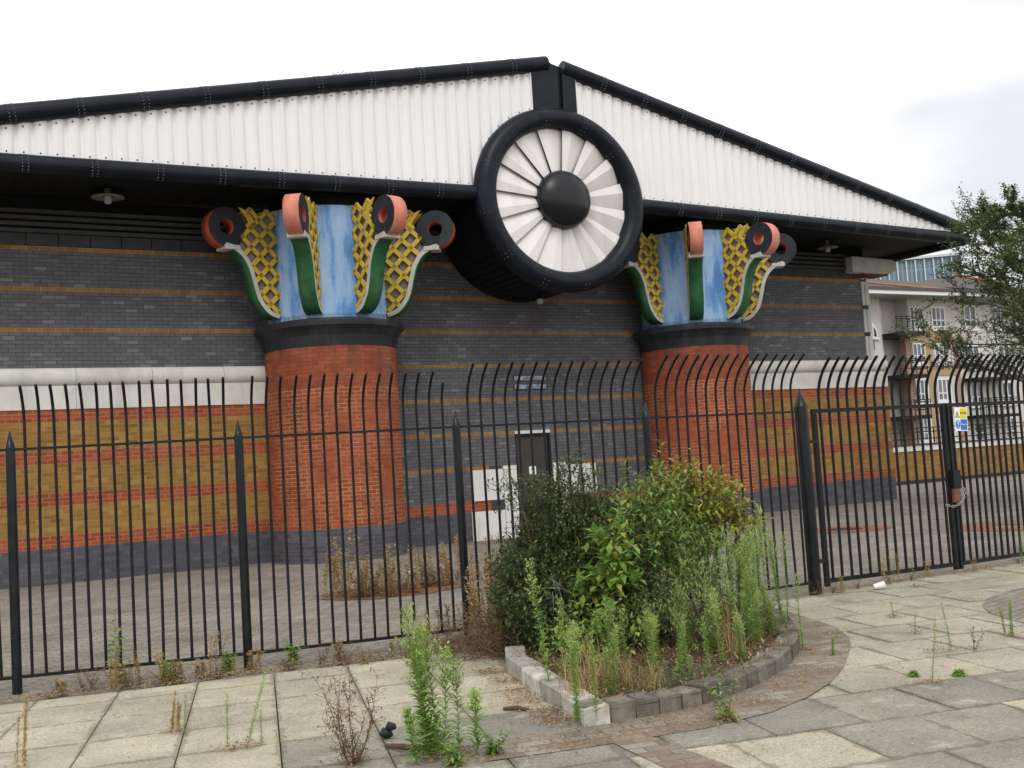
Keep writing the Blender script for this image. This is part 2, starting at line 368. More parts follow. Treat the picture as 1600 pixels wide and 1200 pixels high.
# kerb: separate stones
kerb=empty('planter_kerb',(3.72,-15.9,0)); tag(kerb,'low curved kerb of dark stone blocks round the overgrown planter, left side whitened','kerb')
def along(pts,step,gap):
    P=[Vector((x,y,0)) for x,y in pts]; cum=[0]
    for a,b in zip(P,P[1:]): cum.append(cum[-1]+(b-a).length)
    def at(s):
        for i in range(len(P)-1):
            if s<=cum[i+1]+1e-6:
                t=(s-cum[i])/(cum[i+1]-cum[i]); return P[i].lerp(P[i+1],max(0,min(1,t)))
        return P[-1]
    n=round(cum[-1]/step); st=cum[-1]/n
    return [(at(i*st+gap),at((i+1)*st-gap)) for i in range(n)]
def kstone(a,b,w,h,mat,name,r,side):
    d=(b-a); L=d.length; d.normalize(); nrm=Vector((-d.y,d.x,0))*side; mb=MB()
    T=Matrix(((d.x,nrm.x,0,a.x),(d.y,nrm.y,0,a.y),(0,0,1,0),(0,0,0,1)))
    nx=3; vs=[]; hh=h+r.uniform(-.008,.008)
    # slightly irregular block with chipped edges
    vv=[(0,0,-.05),(L,0,-.05),(L,w,-.05),(0,w,-.05)]
    c=.012
    low=[(0,0,hh-c),(L,0,hh-c),(L,w,hh-c),(0,w,hh-c)]
    top=[(c,c,hh),(L-c,c,hh),(L-c,w-c,hh),(c,w-c,hh)]
    j=lambda q,s:(q[0]+r.uniform(-s,s),q[1]+r.uniform(-s,s),q[2]+r.uniform(-s,s))
    V=[j(q,.002) for q in vv]+[j(q,.007) for q in low]+[j(q,.009) for q in top]
    V=[T@Vector(q) for q in V]; off=Vector((kerb.location.x,kerb.location.y,0)); V=[q-off for q in V]
    F=[(0,3,2,1),(8,9,10,11)]+[(i,(i+1)%4,4+(i+1)%4,4+i) for i in range(4)]+[(4+i,4+(i+1)%4,8+(i+1)%4,8+i) for i in range(4)]
    if side<0: F=[f[::-1] for f in F]
    mb.add(V,F); return mb.build(name,mat,kerb)
r=random.Random(2)
for a,b in along(Rpts,.175,.006): kstone(a,b,.16,.118,'sett','kerb_stone',r,1)
for a,b in along(Lpts[1:],.47,.003):
    kstone(a,b,.16,.128,'settw','kerb_stone',r,1)['label']='white crusted kerb block on the left side of the planter'
for nm in ('sett','settw'):
    m_=M[nm]; nt_=m_.node_tree; b_=nt_.nodes['Principled BSDF']; src=b_.inputs['Base Color'].links[0].from_socket
    oi=nt_.nodes.new('ShaderNodeObjectInfo'); mr=nt_.nodes.new('ShaderNodeMapRange'); mr.inputs['To Min'].default_value=.72; mr.inputs['To Max'].default_value=1.3
    nt_.links.new(oi.outputs['Random'],mr.inputs['Value']); vm=nt_.nodes.new('ShaderNodeVectorMath'); vm.operation='SCALE'
    nt_.links.new(src,vm.inputs[0]); nt_.links.new(mr.outputs[0],vm.inputs['Scale']); nt_.links.new(vm.outputs[0],b_.inputs['Base Color'])
# yard brick rings
for (x,y,ra,rb,lab) in [(16.05,-6.3,.85,.33,'a')]:
    q=MB(); q.lathe([(rb,-.022),(ra,-.022)],(x,y),0,2*PI,40,R=.9); q.lathe([(.0,-.020),(rb,-.020)],(x,y),0,2*PI,30,mi=1,R=.5); struct(q.build('yard_ring',['ringred','darkstone']))
q=MB(); q.lathe([(.3,-.022),(1.0,-.022)],(17.3,-8.9),0,2*PI,40,R=.9); struct(q.build('yard_ring','ringred'))
q=MB(); rq=random.Random(3); q.add([(6.3+(1.0+rq.uniform(-.14,.14))*math.cos(2*PI*i/26),-7.4+(.8+rq.uniform(-.12,.12))*math.sin(2*PI*i/26),-.022) for i in range(26)],[tuple(range(26))]); struct(q.build('bare_soil','litter'))
# manhole-like paved circle at right
q=MB(); q.lathe([(.0,.007),(2.15,.007)],(10.4,-16.3),0,2*PI,48,R=1.2); struct(q.build('paved_circle','yard'))

# ================================================================ PUMPING STATION
B=empty('pumping_station',(12.9,0,0)); tag(B,'striped brick industrial building with white ribbed gable, fan roundel and two painted giant columns','building')
BX=-12.9
def part(mb,name,mats,parent=B,**k):
    # builder coordinates are world ones: move them to the local space of the building Empty
    mb.v=[(q[0]+BX,q[1],q[2]) for q in mb.v]; return mb.build(name,mats,parent,**k)
XL,XR=1.0,24.0
a=MB(); 
# wall with a real door recess (12.63-13.58, 0-2.25) 
dx0,dx1,dz=12.64,13.58,2.25
a.box(XL,dx0,0,.4,-.1,6.08); a.box(dx1,XR,0,.4,-.1,6.08); a.box(dx0,dx1,0,.4,dz,6.08); a.box(XL,XR,.4,.6,-.1,6.4)
a.box(XR-.02,XR+.3,.3,14,-.1,6.4)
part(a,'wall','upper')
# lower banded walls, proud of the upper wall
for x0,x1 in ((XL-.3,7.35),(18.0,24.55)):
    a=MB(); a.box(x0,x1,-.17,-.003,-.1,3.075); 
    if x1>20: a.box(x1-.4,x1,-.003,13,-.1,3.075)
    part(a,'banded_wall','lower')
    a=MB(); xx=x0
    # coping: flat stone course + round roll, in lengths
    k=0
    while xx<x1-.05:
        xe=min(xx+(1.35 if x1<20 else 1.8),x1)
        a.box(xx+.003,xe-.003,-.19,.02,3.075,3.50)
        prof=[(.02,3.50)]+[(-.13-.13*math.sin(t),3.66-.165*math.cos(t)) for t in [PI*i/12 for i in range(13)]]+[(.02,3.825)]
        fn=lambda y,z,t:(t,y,z)
        a.prism(prof,fn,xx+.004,xe-.004)
        xx=xe; k+=1
    part(a,'stone_coping','stone')
# pilaster blocks on the right corner
a=MB()
for z0,z1 in ((3.83,4.49),(4.60,5.24),(5.35,6.02)):
    a.box(24.005,24.12,-.03,.3,z0,z1); a.box(24.13,24.27,-.045,.3,z0,z1); a.box(24.275,24.31,.0,.3,z0,z1)
part(a,'corner_pilaster','pilaster',bevel=.01)
a=MB(); a.box(24.005,24.27,.02,.3,3.8,6.1); part(a,'pilaster_joint','soldier')
# dark block course and louvres
a=MB(); x=XL
while x<XR:
    a.box(x+.004,min(x+.55,XR)-.004,-.012,.3,6.085,6.30); x+=.555
part(a,'block_course','soldier')
a=MB()
for k in range(4):
    z=6.31+k*.12; a.prism([(0.0,z),(-.05,z+.01),(-.055,z+.075),(0.0,z+.10),(.3,z+.1),(.3,z)],lambda y,zz,t:(t,y,zz),XL,23.45)
part(a,'louvre_bands','louvre')
a=MB(); a.box(XL,XR+.3,.1,.4,6.3,7.0); part(a,'wall_head','soffit')
# end beam
a=MB(); prof=[(23.45,6.23),(24.5,6.20),(24.95,6.22),(25.15,6.30),(25.22,6.42),(25.18,6.55),(25.05,6.62),(23.45,6.66)]
a.prism(prof,lambda x,z,t:(x,t,z),-.28,.35,0); part(a,'end_beam','pilaster',bevel=.02)
a=MB(); 
for k in range(7): a.box(23.9+k*.15,23.98+k*.15,-.25,.35,6.175,6.205)
part(a,'beam_underside_slats','ringred')
# ---- eaves, soffit, roof
YF=-2.0
def pipe_path(x0,z0,x1,z1,n=2): return [(x0+(x1-x0)*i/(n-1),YF,z0+(z1-z0)*i/(n-1)) for i in range(n)]
def rivets(mb,c,axis,front,R,mi=1,n=8,span=2.4,sz=.0085):
    # two close rings of rivet heads round a pipe section; front = direction facing outwards
    axis=axis.normalized(); up=axis.cross(front).normalized()
    for s in (-.045,.045):
        for k in range(n):
            a=-span/2+span*k/(n-1)
            d=front*math.cos(a)+up*math.sin(a); q=c+axis*s+d*R
            t=axis; u=d.cross(t)
            vs=[q+t*sz,q+u*sz,q-t*sz,q-u*sz,q+d*sz]
            mb.add(vs,[(0,1,4),(1,2,4),(2,3,4),(3,0,4)],mi)
def pipe(name,a0,a1,R,pitch,start,ends=True,lab=None):
    mb=MB(); a0=Vector(a0); a1=Vector(a1); mb.tube([a0,a1],R,24)
    ax=(a1-a0); L=ax.length; ax.normalize(); s=start
    fr=Vector((0,-1,0)); 
    while s<L:
        c=a0+ax*s
        mb.tube([c-ax*.075,c+ax*.075],R+.004,24,cap=True)
        rivets(mb,c,ax,fr,R+.005)
        s+=pitch
    o=part(mb,name,['pipe','rivet']); 
    return o
RX=25.8
pipe('eaves_pipe',(-.5,YF,7.00),(11.12,YF,7.13),.155,1.09,.75)
pipe('eaves_pipe',(14.86,YF,7.13),(RX,YF,6.90),.155,1.12,1.25)
AX=12.93
pipe('verge_pipe',(-.5,YF,7.28),(12.80,YF,10.06),.165,1.10,.6)
pipe('verge_pipe',(13.2,YF,10.02),(RX,YF,7.19),.165,1.12,1.05)
for gx,gz in ((25.92,6.87),(-.6,6.95)):
    mb=MB(); mb.tube([(gx,YF-.1,gz),(gx,13,gz)],.15,18); part(mb,'side_gutter','pipe')
# soffit (tilted very slightly) with ribs
mb=MB()
mb.prism([(-.5,6.99),(12.9,7.14),(RX,6.90),(RX,6.97),(12.9,7.22),(-.5,7.06)],lambda x,z,t:(x,t,z),YF+.02,13)
for k in range(80):
    x=-.3+k*.335; zz=6.99+(x+.5)*.0112 if x<12.9 else 7.14-(x-12.9)*.0179
    if x<RX-.1: mb.box(x,x+.05,YF+.1,.1,zz-.010,zz+.01)
part(mb,'soffit','soffit')
# roof slabs
mb=MB()
mb.prism([(-.5,7.30),(12.93,10.12),(25.85,7.21),(25.85,7.11),(12.93,10.0),(-.5,7.2)],lambda x,z,t:(x,t,z),YF+.05,14)
part(mb,'roof','flash')
# gable cladding: corrugated sheets
def ztop(x): return 7.28+(x+.5)*(2.78/13.3) if x<12.9 else 10.02-(x-13.2)*(2.83/12.6)
def zbot(x): return 7.00+(x+.5)*(.13/11.62) if x<12.9 else 7.13-(x-14.86)*(.23/11.44)
RC=(12.95,7.09); EX=1.055
def wave(x):
    t=((x/.2605)%1.0)
    # rounded trapezoid: long gentle face, short sharp valley
    if t<.70: return .030*math.sin(PI*t/.70)**.6
    return -.035*math.sin(PI*(t-.70)/.30)
for x0,x1 in ((-.4,12.42),(13.48,25.55)):
    mb=MB(); n=int((x1-x0)/.0186); prev=None
    scr=[]
    for i in range(n+1):
        x=x0+(x1-x0)*i/n; zt=ztop(x)-.10; zb=zbot(x)+.11
        dxr=abs(x-RC[0])/EX
        if dxr<1.94: zb=max(zb,RC[1]+math.sqrt(1.94**2-dxr**2))
        if zt<=zb+.01: zt=zb+.01
        y=YF+.03-wave(x)-.008*((x/1.042)%1.0)
        q=len(mb.v); mb.v+=[(x,y,zb),(x,y,zt)]
        if i: mb.f.append((q-2,q,q+1,q-1)); mb.mi.append(0); mb.sm.add(len(mb.f)-1)
    k=math.ceil(x0/.2605)
    while (k+.31)*.2605<x1:
        x=(k+.31)*.2605; zt=ztop(x)-.10; zb=zbot(x)+.11
        dxr=abs(x-RC[0])/EX
        if dxr<1.94: zb=max(zb,RC[1]+math.sqrt(1.94**2-dxr**2))
        if zt-zb>.25:
            for zz in (zt-.13,zb+.085):
                s=.013; y=YF-.008
                mb.add([(x-s,y,zz-s),(x+s,y,zz-s),(x+s,y,zz+s),(x-s,y,zz+s),(x,y-.012,zz)],[(0,1,4),(1,2,4),(2,3,4),(3,0,4)],1)
        k+=1
    # lap lines of the sheets
    xx=x0+.9
    part(mb,'corrugated_cladding',['white','screw'])
# backing, apex panel
mb=MB(); mb.prism([(-.4,7.1),(12.93,9.95),(25.7,7.05)],lambda x,z,t:(x,t,z),YF+.12,YF+.16); part(mb,'gable_backing','soffit')
mb=MB()
mb.prism([(12.40,8.7),(13.04,8.7),(13.06,10.03),(12.98,9.98),(12.85,10.04),(12.40,9.94)],lambda x,z,t:(x,t,z),YF-.06,YF+.1)
mb.prism([(13.04,8.7),(13.14,8.7),(13.17,9.95),(13.06,9.95)],lambda x,z,t:(x,t,z),YF+.02,YF+.1)
mb.prism([(13.14,8.7),(13.50,8.7),(13.50,9.88),(13.17,9.98)],lambda x,z,t:(x,t,z),YF-.07,YF+.1)
mb.prism([(12.5,9.94),(12.98,9.93),(13.0,10.03),(12.9,10.10),(12.5,10.02)],lambda x,z,t:(x,t,z),YF-.03,YF+.5)
part(mb,'apex_panel','flash',bevel=.008)
for x in (12.385,13.512):
    mb=MB(); mb.box(x-.014,x+.014,YF-.04,YF+.03,8.75 if x<13 else 8.72,9.84 if x<13 else 9.80); part(mb,'cladding_edge_trim','white')
# bird nest twigs on the left verge pipe
mb=MB(); r=random.Random(8)
for k in range(26):
    x=8.0+r.uniform(-.05,.6); zz=ztop(x)+.16; d=Vector((r.uniform(-1,1),r.uniform(-.4,.4),r.uniform(-.1,.5))).normalized()*r.uniform(.06,.16)
    q=Vector((x,YF+r.uniform(-.05,.05),zz+r.uniform(0,.03))); mb.tube([q,q+d],.004,4)
nest=part(mb,'bird_litter','edge')
# ---- roundel
ring=MB(); major=1.76; minor=.225; nn=96; kk=20; cx,cz=RC; yc=YF-.06
vs=[]
for i in range(nn):
    a=2*PI*i/nn
    for j in range(kk):
        b=2*PI*j/kk; rr=major+minor*math.cos(b); vs.append((cx+EX*rr*math.cos(a),yc-minor*1.05*math.sin(b),cz+rr*math.sin(a)))
ring.add(vs,[(i*kk+j,i*kk+(j+1)%kk,((i+1)%nn)*kk+(j+1)%kk,((i+1)%nn)*kk+j) for i in range(nn) for j in range(kk)],0,smooth=True)
for i in range(12):
    a=2*PI*(i+.37)/12; rad=Vector((math.cos(a),0,math.sin(a))); tan=Vector((-math.sin(a),0,math.cos(a)))
    c=Vector((cx+EX*major*math.cos(a),yc,cz+major*math.sin(a)))
    rivets(ring,c,tan,Vector((0,-1,0)),minor*1.03,1,7,2.5)
ro=part(ring,'roundel_ring',['pipe','rivet'])
# blades (sub-parts of the ring)
def sub(mb,name,mats,parent,**k):
    mb.v=[(q[0]+BX,q[1],q[2]) for q in mb.v]; return mb.build(name,mats,parent,**k)
NB=16
for i in range(NB):
    a0=2*PI*i/NB+.288; a1=a0+2*PI/NB*1.06; mb=MB()
    y0,y1=yc+.082,yc-.022; yf=lambda t:(y0+(y1-y0)*t/.66 if t<.66 else y1+(y0-y1)*.16*(t-.66)/.34)
    P=lambda a,r,y:(cx+EX*r*math.cos(a),y,cz+r*math.sin(a))
    vs=[];seg=6
    for th in (0,.012):
        for rr in (.45,1.60):
            for s in range(seg+1):
                t=s/seg; a=a0+(a1-a0)*t; vs.append(P(a,rr,yf(t)+th))
    n2=seg+1; F=[]
    mb.add(vs[:2*n2],[(s,n2+s,n2+s+1,s+1) for s in range(4)],0,smooth=True)
    mb.add(vs[4:n2]+vs[n2+4:2*n2],[(0,3,4,1),(1,4,5,2)],0,smooth=True)
    for s in range(seg): F.append((2*n2+s,2*n2+s+1,3*n2+s+1,3*n2+s))
    F+=[(0,2*n2,3*n2,n2),(seg,n2+seg,3*n2+seg,2*n2+seg)]
    for s in range(seg): F.append((n2+s,3*n2+s,3*n2+s+1,n2+s+1))
    mb.add(vs,F); sub(mb,'blade','blade',ro)
mb=MB(); vs=[]; na,nr=40,12
prof=[(.615*math.cos(PI/2*t/nr),-.32*math.sin(PI/2*t/nr)) for t in range(nr+1)]
for i in range(na):
    a=2*PI*i/na
    for r_,y_ in prof: vs.append((cx+EX*r_*math.cos(a),yc-.09+y_,cz+r_*math.sin(a)))
m_=nr+1; mb.add(vs,[(i*m_+j,i*m_+j+1,((i+1)%na)*m_+j+1,((i+1)%na)*m_+j) for i in range(na) for j in range(nr)],0,smooth=True)
mb.tube([(cx,yc-.10,cz),(cx,yc+.1,cz)],.625,40)
sub(mb,'hub','hub',ro)
# duct behind ring back to the wall
mb=MB(); vs=[];na=72
for y,rr in ((yc+.1,1.80),(YF+.5,1.83),(-.02,1.86)):
    for i in range(na):
        a=2*PI*i/na; vs.append((cx+EX*rr*math.cos(a),y,cz+rr*math.sin(a)))
mb.add(vs,[(j*na+i,j*na+(i+1)%na,(j+1)*na+(i+1)%na,(j+1)*na+i) for j in range(2) for i in range(na)],0,smooth=True)
for i in range(na):
    a=2*PI*i/na; 
    if math.sin(a)<.1:
        c=Vector((cx+EX*1.86*math.cos(a),0,cz+1.86*math.sin(a))); t=Vector((-math.sin(a),0,math.cos(a)))*.02; rd=Vector((math.cos(a),0,math.sin(a)))*.022
        mb.add([c-t+Vector((0,YF+.3,0)),c+t+Vector((0,YF+.3,0)),c+rd+Vector((0,YF+.3,0)),c-t+Vector((0,-.05,0)),c+t+Vector((0,-.05,0)),c+rd+Vector((0,-.05,0))],[(0,3,5,2),(2,5,4,1),(0,2,1)],0)
sub(mb,'duct','flash',ro)
mb=MB(); mb.lathe([(0,-.002),(1.7,-.002)],(0,0),0,2*PI,40); mb.v=[(cx+x,yc+.17,cz+y) for x,y,z in mb.v]; sub(mb,'back_plate','soffit',ro)

# ---- lamps under the soffit
def lamp(x,y,z,r,h,parent=B,name='soffit_lamp'):
    mb=MB(); mb.lathe([(.05,z+.16),(.06,z+.02),(.10,z),(r,z-.035),(r,z-.045),(.10,z-.02)],(x,y),0,2*PI,28)
    L=part(mb,name,'lampw',parent)
    mb=MB(); mb.lathe([(.065,z-.02),(.07,z-.11),(.055,z-.15),(.0,z-.165)],(x,y),0,2*PI,20); sub(mb,'bulb','lampg',L)
lamp(3.98,-.70,6.92,.29,.1); lamp(22.2,-.62,6.80,.27,.1)
mb=MB(); x,y,z=12.88,-1.05,5.16
mb.lathe([(.02,z+.14),(.06,z+.12),(.075,z+.02),(.075,z-.03)],(x,y),0,2*PI,20); L=part(mb,'spot_lamp','flash')
mb=MB(); mb.lathe([(.07,z-.02),(.07,z-.10),(.05,z-.13),(0,z-.135)],(x,y),0,2*PI,20); sub(mb,'bulb','lampg',L)

# ---- door, white panels, vents
mb=MB(); mb.box(dx0+.05,dx1-.05,.07,.12,-.03,dz-.05); 
d=part(mb,'door','door'); 
mb=MB(); mb.box(dx0+.003,dx0+.05,.02,.14,-.05,dz-.003); mb.box(dx1-.05,dx1-.003,.02,.14,-.05,dz-.003); mb.box(dx0+.05,dx1-.05,.02,.14,dz-.05,dz-.003); sub(mb,'frame','flash',d)
mb=MB(); mb.box(13.0,13.18,.058,.069,1.32,1.51); mb.box(13.06,13.12,.052,.058,1.43,1.46,1); mb.box(13.075,13.105,.052,.058,1.46,1.48,1); dn=sub(mb,'door_sign',['signw','black'],d); dn['label']='small white notice with a black mark on the dark door'
mb=MB(); mb.box(13.42,13.45,.0,.068,1.0,1.12); sub(mb,'handle','chain',d)
mb=MB()
for k in range(3): mb.box(12.645+k*.312,12.645+k*.312+.306,-.012,.1,2.253,2.322)
part(mb,'lintel','whitepanel')
for sgn in (-1,1):
    f=lambda x:13.11+sgn*(13.11-x)*-1 if sgn<0 else 13.11+(13.11-x)
    for (x0,x1,z0,z1) in ((11.46,12.27,.83,1.50),(11.44,12.27,-.05,.60),(12.285,12.625,.838,1.47),(12.285,12.625,.20,.60),(12.285,12.625,-.05,.192),(12.285,12.625,.608,.83),(12.285,12.625,1.478,1.56)):
        A,Bx=(x0,x1) if sgn<0 else (26.22-x1,26.22-x0)
        mb=MB(); mb.box(A,Bx,-.022,.02,z0,z1); part(mb,'white_panel','whitepanel')
    A,Bx=(11.95,12.27) if sgn<0 else (26.22-12.27,26.22-11.95)
    for q0,q1 in ((.61,.82),(1.505,1.572)):
        mb=MB(); mb.box(A,Bx,-.014,.02,q0,q1); part(mb,'dark_inset_block','soldier')
for z0,z1 in ((3.43,3.57),(3.24,3.38)):
    mb=MB(); mb.box(12.70,13.54,-.02,.02,z0,z1,1); mb.box(12.71,13.53,-.03,.0,z0+.018,z1-.022,0)
    for k in range(3): mb.box(12.76+k*.27,12.765+k*.27,-.034,0,z0+.03,z1-.02,1)
    part(mb,'vent_strip',['ventblue','stick'])

# ---- columns
def fin_profile():
    # outer curve (r,z) from base to tip, z measured from the capital base
    pts=[(1.23,.0),(1.36,.035),(1.50,.10),(1.62,.21),(1.73,.36),(1.80,.54),(1.86,.76),(1.92,.96),(2.01,1.13),(2.13,1.26),(2.28,1.34),(2.46,1.375)]
    out=[]
    for i in range(len(pts)-1):
        p0=pts[max(i-1,0)];p1=pts[i];p2=pts[i+1];p3=pts[min(i+2,len(pts)-1)]
        for k in range(3):
            t=k/3; out.append(tuple(.5*((2*p1[j])+(-p0[j]+p2[j])*t+(2*p0[j]-5*p1[j]+4*p2[j]-p3[j])*t*t+(-p0[j]+3*p1[j]-3*p2[j]+p3[j])*t**3) for j in (0,1)))
    out.append(pts[-1]); return [(1.16+(a-1.16)*.87,b*.955) for a,b in out]
FP=fin_profile()
def r_at(z):
    for (r0,z0),(r1,z1) in zip(FP,FP[1:]):
        if z0<=z<=z1: return r0+(r1-r0)*(z-z0)/(z1-z0+1e-9)
    return 9
RB=1.19
VC=(2.25,1.70); VR=.375
_memo={}
def inside(r_,z):
    k=(round(r_,3),round(z,3))
    if k not in _memo: _memo[k]=_inside(r_,z)
    return _memo[k]
def _inside(r_,z):
    if min((r_-a)**2+(z-b)**2 for a,b in FP)<.088**2: return False
    if r_<RB-.02 or z<.02 or z>2.08: return False
    if z<=1.313:
        if r_>r_at(z)-.05: return False
    else:
        if r_>1.90+ (0.10 if z<1.85 else 0): 
            return False
        if (r_-VC[0])**2+(z-VC[1])**2<(VR-.02)**2: return False
        if z>1.8 and r_>1.50+ (z-1.8)*.55+.22: return False
    return True
TF=.125
def make_fin(parent,ang,cx0,cy0,zb,shade):
    u=Vector((math.sin(ang),-math.cos(ang),0)); t=Vector((math.cos(ang),math.sin(ang),0)); c=Vector((cx0,cy0,zb))
    fn=lambda r_,z,w: c+u*r_+t*w+Vector((0,0,z))
    # curved strip: green outside, white edges
    mb=MB(); th=.085; N=len(FP); ins=[]
    for i,(r_,z) in enumerate(FP):
        a=FP[max(i-1,0)]; b=FP[min(i+1,N-1)]; tx,tz=b[0]-a[0],b[1]-a[1]; l=math.hypot(tx,tz); ins.append((r_-tz/l*th,z+tx/l*th))
    W=TF+.035
    vs=[]
    for (o_,i_) in zip(FP,ins):
        vs+= [fn(o_[0],o_[1],-W),fn(o_[0],o_[1],W),fn(i_[0],i_[1],-W),fn(i_[0],i_[1],W)]
    base=len(mb.v); mb.v+=vs
    for i in range(N-1):
        a=4*i; b=4*(i+1)
        mb.f.append((a,a+1,b+1,b)); mb.mi.append(0); mb.sm.add(len(mb.f)-1)
        mb.f.append((a,b,b+2,a+2)); mb.mi.append(1)
        mb.f.append((a+1,a+3,b+3,b+1)); mb.mi.append(1)
        mb.f.append((a+2,b+2,b+3,a+3)); mb.mi.append(1)
    e=4*(N-1); mb.f.append((e,e+1,e+3,e+2)); mb.mi.append(1)
    tr_,tz_=FP[-1]; mb.prism([(tr_-.30,tz_-.03),(tr_+.02,tz_-.035),(tr_+.02,tz_+.05),(tr_-.28,tz_+.05)],fn,-W-.012,W+.012,1)
    fin=sub(mb,'bracket',['green','edge'],parent)
    # lattice + core
    mb=MB(); core=[(RB-.05,.04)]+[(r_,z) for r_,z in ins if r_>1.23][::2]+[(1.96,1.40),(1.86,1.62),(1.80,1.85),(1.62,2.0),(RB-.05,2.02)]
    mb.prism(core,fn,-TF+.055,TF-.055,1)
    pitch=.36; bw=.042
    for sside in (-1,1):
        w0=sside*(TF-.01); w1=sside*TF+sside*.02
        for sg in (-1,1):
            for k in range(-16,26):
                # line z = sg*1.25*(r-RB)+k*pitch*1.5
                run=None
                zz=lambda r_: sg*1.0*(r_-RB-.02)+k*pitch+ .1
                r_=RB-.02
                while r_<2.5:
                    ok=inside(r_,zz(r_))
                    if ok and run is None: run=r_
                    if (not ok) and run is not None:
                        _bar(mb,fn,run,zz(run),r_-.02,zz(r_-.02),bw,w0,w1); run=None
                    r_+=.02
        # horn beside the volute
        hp=[(1.60,1.78),(1.74,1.74),(1.84,1.92),(1.98,2.10),(1.78,2.03)]
        mb.prism(hp,fn,w0,w1,0)
        hb=[(RB-.02,1.98),(RB+.12,2.08),(RB-.02,2.12)]
        mb.prism(hb,fn,w0,w1,0)
    sub(mb,'lattice',['yellow','core'],parent)
    # volute
    mb=MB(); n=36; W=.145; ri=.145
    def circ(rr,w): return [fn(VC[0]+rr*math.cos(2*PI*i/n),VC[1]+rr*math.sin(2*PI*i/n),w) for i in range(n)]
    mb.v+=circ(VR,-W)+circ(VR,W)+circ(ri,-W)+circ(ri,W)
    for i in range(n):
        j=(i+1)%n
        mb.f.append((i,j,n+j,n+i)); mb.mi.append(0); mb.sm.add(len(mb.f)-1)
        mb.f.append((2*n+i,3*n+i,3*n+j,2*n+j)); mb.mi.append(2); mb.sm.add(len(mb.f)-1)
        mb.f.append((i,2*n+i,2*n+j,j)); mb.mi.append(1)
        mb.f.append((n+i,n+j,3*n+j,3*n+i)); mb.mi.append(1)
    vo=sub(mb,'volute',[shade,'blackface','redrim'],parent)
    if shade=='redrim': vo['label']='volute with a red rim and black faces'
    else: vo['label']='volute with a faded pink rim and black faces'
def _bar(mb,fn,r0,z0,r1,z1,bw,w0,w1):
    l=math.hypot(r1-r0,z1-z0)
    if l<.05: return
    nx,nz=-(z1-z0)/l*bw,(r1-r0)/l*bw
    ex,ez=(r1-r0)/l*.02,(z1-z0)/l*.02
    r0-=ex;z0-=ez;r1+=ex;z1+=ez
    mb.prism([(r0-nx,z0-nz),(r1-nx,z1-nz),(r1+nx,z1+nz),(r0+nx,z0+nz)],fn,w0,w1,0)
for (cx0,cy0,lab) in ((8.165,-.6,'giant red brick half column left of the door, blue painted capital'),(17.42,-.6,'giant red brick half column right of the door, blue painted capital')):
    A0,A1=PI-.35,2*PI+.35
    R0=1.30
    mb=MB(); mb.lathe([(R0,-.1),(R0,4.04)],(cx0,cy0),A0,A1,64,R=R0)
    col=part(mb,'column','column'); col['label']=lab
    # collar (bell) and lip
    mb=MB(); mb.lathe([(R0+.005,4.03),(R0+.02,4.12),(R0+.045,4.24),(R0+.10,4.34),(R0+.155,4.40),(R0+.155,4.40),(R0+.175,4.41),(R0+.18,4.50),(R0+.165,4.525),(R0-.3,4.60),(.2,4.62)],(cx0,cy0),A0,A1,64,smooth=False)
    for k in range(10):
        a=A0+(A1-A0)*(k+.5)/10
        mb.box(-.004,.004,-(R0+.012),-(R0-.02),4.05,4.2,0,Matrix.Translation((cx0,cy0,0))@Matrix.Rotation(a+PI/2,4,'Z'))
    sub(mb,'collar','darkstone',col)
    mb=MB()
    for k in range(170):
        a=A0+(A1-A0)*k/170; rr=R0+.125; q=Vector((cx0+rr*math.cos(a),cy0+rr*math.sin(a),4.52)); d=Vector((math.cos(a)*.02,math.sin(a)*.02,.095))
        mb.tube([q,q+d],.0028,3,cap=False)
        q2=Vector((cx0+(rr-.12)*math.cos(a+.01),cy0+(rr-.12)*math.sin(a+.01),4.55)); mb.tube([q2,q2+d],.0028,3,cap=False)
    sub(mb,'bird_spikes','louvre',col)
    mb=MB(); mb.lathe([(RB,4.58),(RB-.01,5.4),(RB+.02,6.3),(RB+.03,6.74)],(cx0,cy0),0,2*PI,64); mb.lathe([(RB+.03,6.74),(RB-.10,6.75),(RB-.10,7.0)],(cx0,cy0),0,2*PI,64,mi=1); sub(mb,'capital_core',['blue','soffit'],col)
    for i,aw in enumerate((-78,-34,11,56)):
        left=cx0<12
        shade='redrim' if (i==0 or i==3) else 'pink'
        make_fin(col,math.radians(aw),cx0,cy0,4.64,shade)

